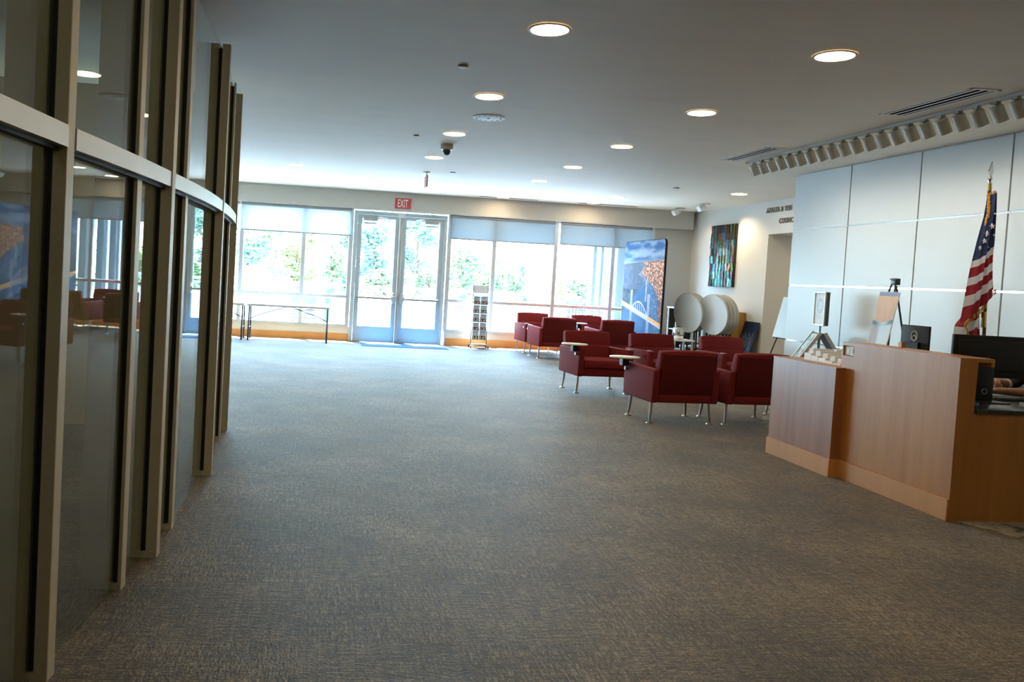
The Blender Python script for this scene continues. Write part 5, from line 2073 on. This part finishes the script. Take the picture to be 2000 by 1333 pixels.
def tree(name, lab, x, y, h, r, m, z0=0.35, n=1500, seed=1, cat='tree', group='trees and shrubs beyond the terrace'):
    rr = random.Random(seed)
    t = thing(name, lab, cat, (x, y, -0.02), 0, group)
    b = B()
    tube(b, [(0, 0, 0), (0.05, 0.02, h * 0.4), (0.0, 0.0, h * 0.85)], [0.04 + 0.02 * h, 0.03 + 0.012 * h, 0.015], 8)
    for k in range(5):
        a = k * 2.4
        tube(b, [(0, 0, h * (0.25 + 0.1 * k)), (r * 0.7 * cos(a), r * 0.7 * sin(a), h * (0.45 + 0.1 * k))], [0.03, 0.01], 6)
    obj('trunk', b, M['bark'], t, smooth=True)
    cl = [(rr.uniform(-0.65, 0.65) * r, rr.uniform(-0.65, 0.65) * r, h * rr.uniform(z0 + 0.1, 0.92), r * rr.uniform(0.28, 0.5)) for _ in range(14)]
    vs, fs = [], []
    for _ in range(n):
        cx, cy, cz, cr_ = rr.choice(cl)
        d = Vector((rr.gauss(0, 1), rr.gauss(0, 1), rr.gauss(0, 1))).normalized() * cr_ * rr.uniform(0.45, 1.05)
        p = Vector((cx, cy, cz)) + d
        if p.z < 0.05:
            continue
        nrm = (d.normalized() + Vector((rr.uniform(-.8, .8), rr.uniform(-.8, .8), rr.uniform(-.3, .8)))).normalized()
        u, v = frame_of(nrm)
        s = rr.uniform(0.04, 0.08)
        i = len(vs)
        vs += [p + u * s * 1.5, p + v * s * 0.7 + nrm * 0.02, p - u * s * 1.5, p - v * s * 0.7 + nrm * 0.02]
        fs.append((i, i + 1, i + 2, i + 3))
    me = bpy.data.meshes.new('foliage')
    me.from_pydata([tuple(q) for q in vs], [], fs)
    o = obj('foliage', me, m, t)
    o['kind'] = 'stuff'
    return t


def at_px(px, Y):
    return 1.97 + (px - 745) * 26 / 1600.0 if Y == 26 else (1.97 + (px - 745) * 26 / 1600.0) * Y / 26.0


kinds = {'a': ('leafa', 'mid green'), 'b': ('leafb', 'dark bluish green'), 'c': ('leafc', 'yellow green')}
spec = [
    (482, 29, 4.3, 1.25, 'b', 'tall dense dark tree behind the end of the glass partition'),
    (535, 34, 3.6, 1.0, 'a', 'mid green tree over the first folding table'),
    (580, 27, 2.7, 0.8, 'c', 'yellow green shrub over the folding table'),
    (645, 30, 3.2, 1.3, 'a', 'broad mid green shrub above the blue-grey bin'),
    (684, 25, 3.2, 0.45, 'b', 'narrow dark tree next to the door frame'),
    (728, 28, 4.2, 0.95, 'b', 'dark tree filling the first glass door'),
    (752, 25, 1.5, 0.7, 'a', 'low twiggy shrub at the foot of the door tree'),
    (812, 29, 4.0, 1.05, 'b', 'dark tree filling the second glass door'),
    (838, 27, 2.0, 0.7, 'a', 'low shrub behind the second glass door'),
    (898, 30, 3.1, 1.15, 'a', 'mid green shrub behind the brochure rack window'),
    (936, 35, 2.9, 0.9, 'c', 'yellow green shrub beside the brochure rack window mullion'),
    (985, 31, 2.5, 1.0, 'a', 'rounded shrub in the middle window pane'),
    (1012, 33, 2.1, 0.55, 'b', 'small dark tree in the middle window pane'),
    (1112, 32, 1.9, 1.0, 'c', 'low yellow green shrub behind the patio chair'),
    (1144, 26.5, 1.7, 0.7, 'a', 'low mid green shrub beside the canopy posts'),
    (1192, 30, 4.0, 1.3, 'a', 'tall leafy tree seen between the canopy posts'),
    (1235, 28, 4.0, 1.2, 'c', 'bright leafy tree beside the banner edge'),
]
for k, (px, Y, h, r, kd, lab) in enumerate(spec):
    tree('tree' if h > 2.6 else 'shrub', lab, at_px(px, Y), Y, h, r, M[kinds[kd][0]], 0.12 if h < 3.6 else 0.25, 2300, 20 + k, 'tree' if h > 2.6 else 'shrub')
# clipped hedge behind the rail
t = thing('hedge', 'low clipped hedge running behind the white terrace rail', 'hedge', (1.5, 23.6, -0.02))
rr = random.Random(3)
vs, fs = [], []
for _ in range(7000):
    p = Vector((rr.uniform(-9, 10), rr.uniform(-0.35, 0.35), rr.uniform(0.0, 0.98)))
    nrm = Vector((rr.uniform(-1, 1), rr.uniform(-1, 0.5), rr.uniform(-.2, 1))).normalized()
    u, v = frame_of(nrm)
    s = rr.uniform(0.03, 0.055)
    i = len(vs)
    vs += [p + u * s * 1.4, p + v * s * 0.8, p - u * s * 1.4, p - v * s * 0.8]
    fs.append((i, i + 1, i + 2, i + 3))
me = bpy.data.meshes.new('foliage')
me.from_pydata([tuple(q) for q in vs], [], fs)
o = obj('foliage', me, M['leafb'], t)
o['kind'] = 'stuff'
# terrace rail
t = thing('terrace_rail', 'white painted rail and low parapet along the far edge of the terrace', 'railing', (0, 22, -0.02))
box_obj('top_rail', -12, 7.2, -0.06, 0.06, 1.03, 1.10, M['outwhite'], t)
box_obj('parapet', -12, 7.2, -0.08, 0.08, 0.0, 0.72, M['outwhite'], t)
for k in range(11):
    box_obj('post', -11.9 + 1.9 * k, -11.83 + 1.9 * k, -0.04, 0.04, 0.72, 1.03, M['outwhite'], t)


def dome_bin(x, y, lab):
    t = thing('litter_bin', lab, 'bin', (x, y, -0.02), 0, 'dome-topped litter bins outside')
    b = B()
    lathe(b, [(0, 0), (0.155, 0), (0.155, 0.74), (0, 0.74)], 24)
    obj('body', b, M['bluebin'], t, smooth=True)
    b = B()
    lathe(b, [(0.155, 0.86), (0.16, 0.88), (0.14, 0.98), (0.09, 1.06), (0, 1.09)], 24)
    lathe(b, [(0, 0.86), (0.155, 0.86)], 24)
    obj('dome', b, M['bluebin'], t, smooth=True)
    b = B()
    for k in range(4):
        a = pi / 4 + k * pi / 2
        tube(b, [(0.14 * cos(a), 0.14 * sin(a), 0.73), (0.14 * cos(a), 0.14 * sin(a), 0.87)], 0.012, 6)
    obj('post', b, M['bluebin'], t)


dome_bin(0.29, 20.6, 'blue-grey dome-topped litter bin outside, over the end of the folding table')
dome_bin(3.62, 20.6, 'blue-grey dome-topped litter bin outside, beside the brochure rack')
t = thing('slatted_bench', 'pale slatted outdoor bench end seen under the folding table', 'bench', (-0.32, 20.2, -0.02))
for x in (-0.34, 0.30):
    box_obj('leg', x, x + 0.05, -0.25, 0.25, 0.0, 0.82, M['outwhite'], t)
for k in range(6):
    box_obj('slat', -0.29, 0.30, -0.262, -0.235, 0.10 + 0.09 * k, 0.155 + 0.09 * k, M['bluebin'] if k % 5 == 5 else M['outwhite'], t)
box_obj('backing', -0.29, 0.30, -0.23, -0.20, 0.08, 0.80, M['bluebin'], t)
box_obj('seat', -0.36, 0.37, -0.28, 0.28, 0.82, 0.86, M['outwhite'], t)
t = thing('patio_chair', 'blue-grey metal patio chair on the terrace behind the window', 'chair', (6.55, 20.0, -0.02))
b = B()
for s in (-1, 1):
    tube(b, [(s * 0.30, -0.26, 0), (s * 0.29, -0.24, 0.66), (s * 0.29, 0.22, 0.68), (s * 0.28, 0.28, 0.0)], 0.016, 8)
    tube(b, [(s * 0.24, 0.22, 0.42), (s * 0.24, 0.34, 0.98)], 0.016, 8)
tube(b, [(-0.24, 0.34, 0.98), (0.24, 0.34, 0.98)], 0.016, 8)
obj('frame', b, M['bluebin'], t, smooth=True)
b = B()
bx(b, -0.27, 0.27, -0.24, 0.25, 0.42, 0.445)
obj('seat', b, M['bluebin'], t)
b = B()
for k in range(5):
    bx(b, -0.21 + 0.09 * k, -0.16 + 0.09 * k, 0.262 + 0.0, 0.30, 0.50, 0.95)
obj('back_slats', b, M['bluebin'], t)
cn = thing('canopy', 'grey entrance canopy on blue posts outside the far window', 'canopy', (9.6, 19.6, -0.02))
for k, y in enumerate((2.05, 1.45, 0.9, 0.25, -0.62)):
    b = B()
    bx(b, -2.24, -2.06, y - 0.09, y + 0.09, 0.0, 2.5)
    obj('post', b, M['wing'], cn)
    box_obj('post_trim', -2.27, -2.06, y + 0.09, y + 0.17, 0.0, 2.5, M['outwhite'], cn)
box_obj('roof', -2.35, 3.5, -2.3, 2.3, 2.5, 3.4, M['wing'], cn)
box_obj('fascia', -2.40, -2.35, -2.3, 2.3, 2.62, 2.78, M['outwhite'], cn)
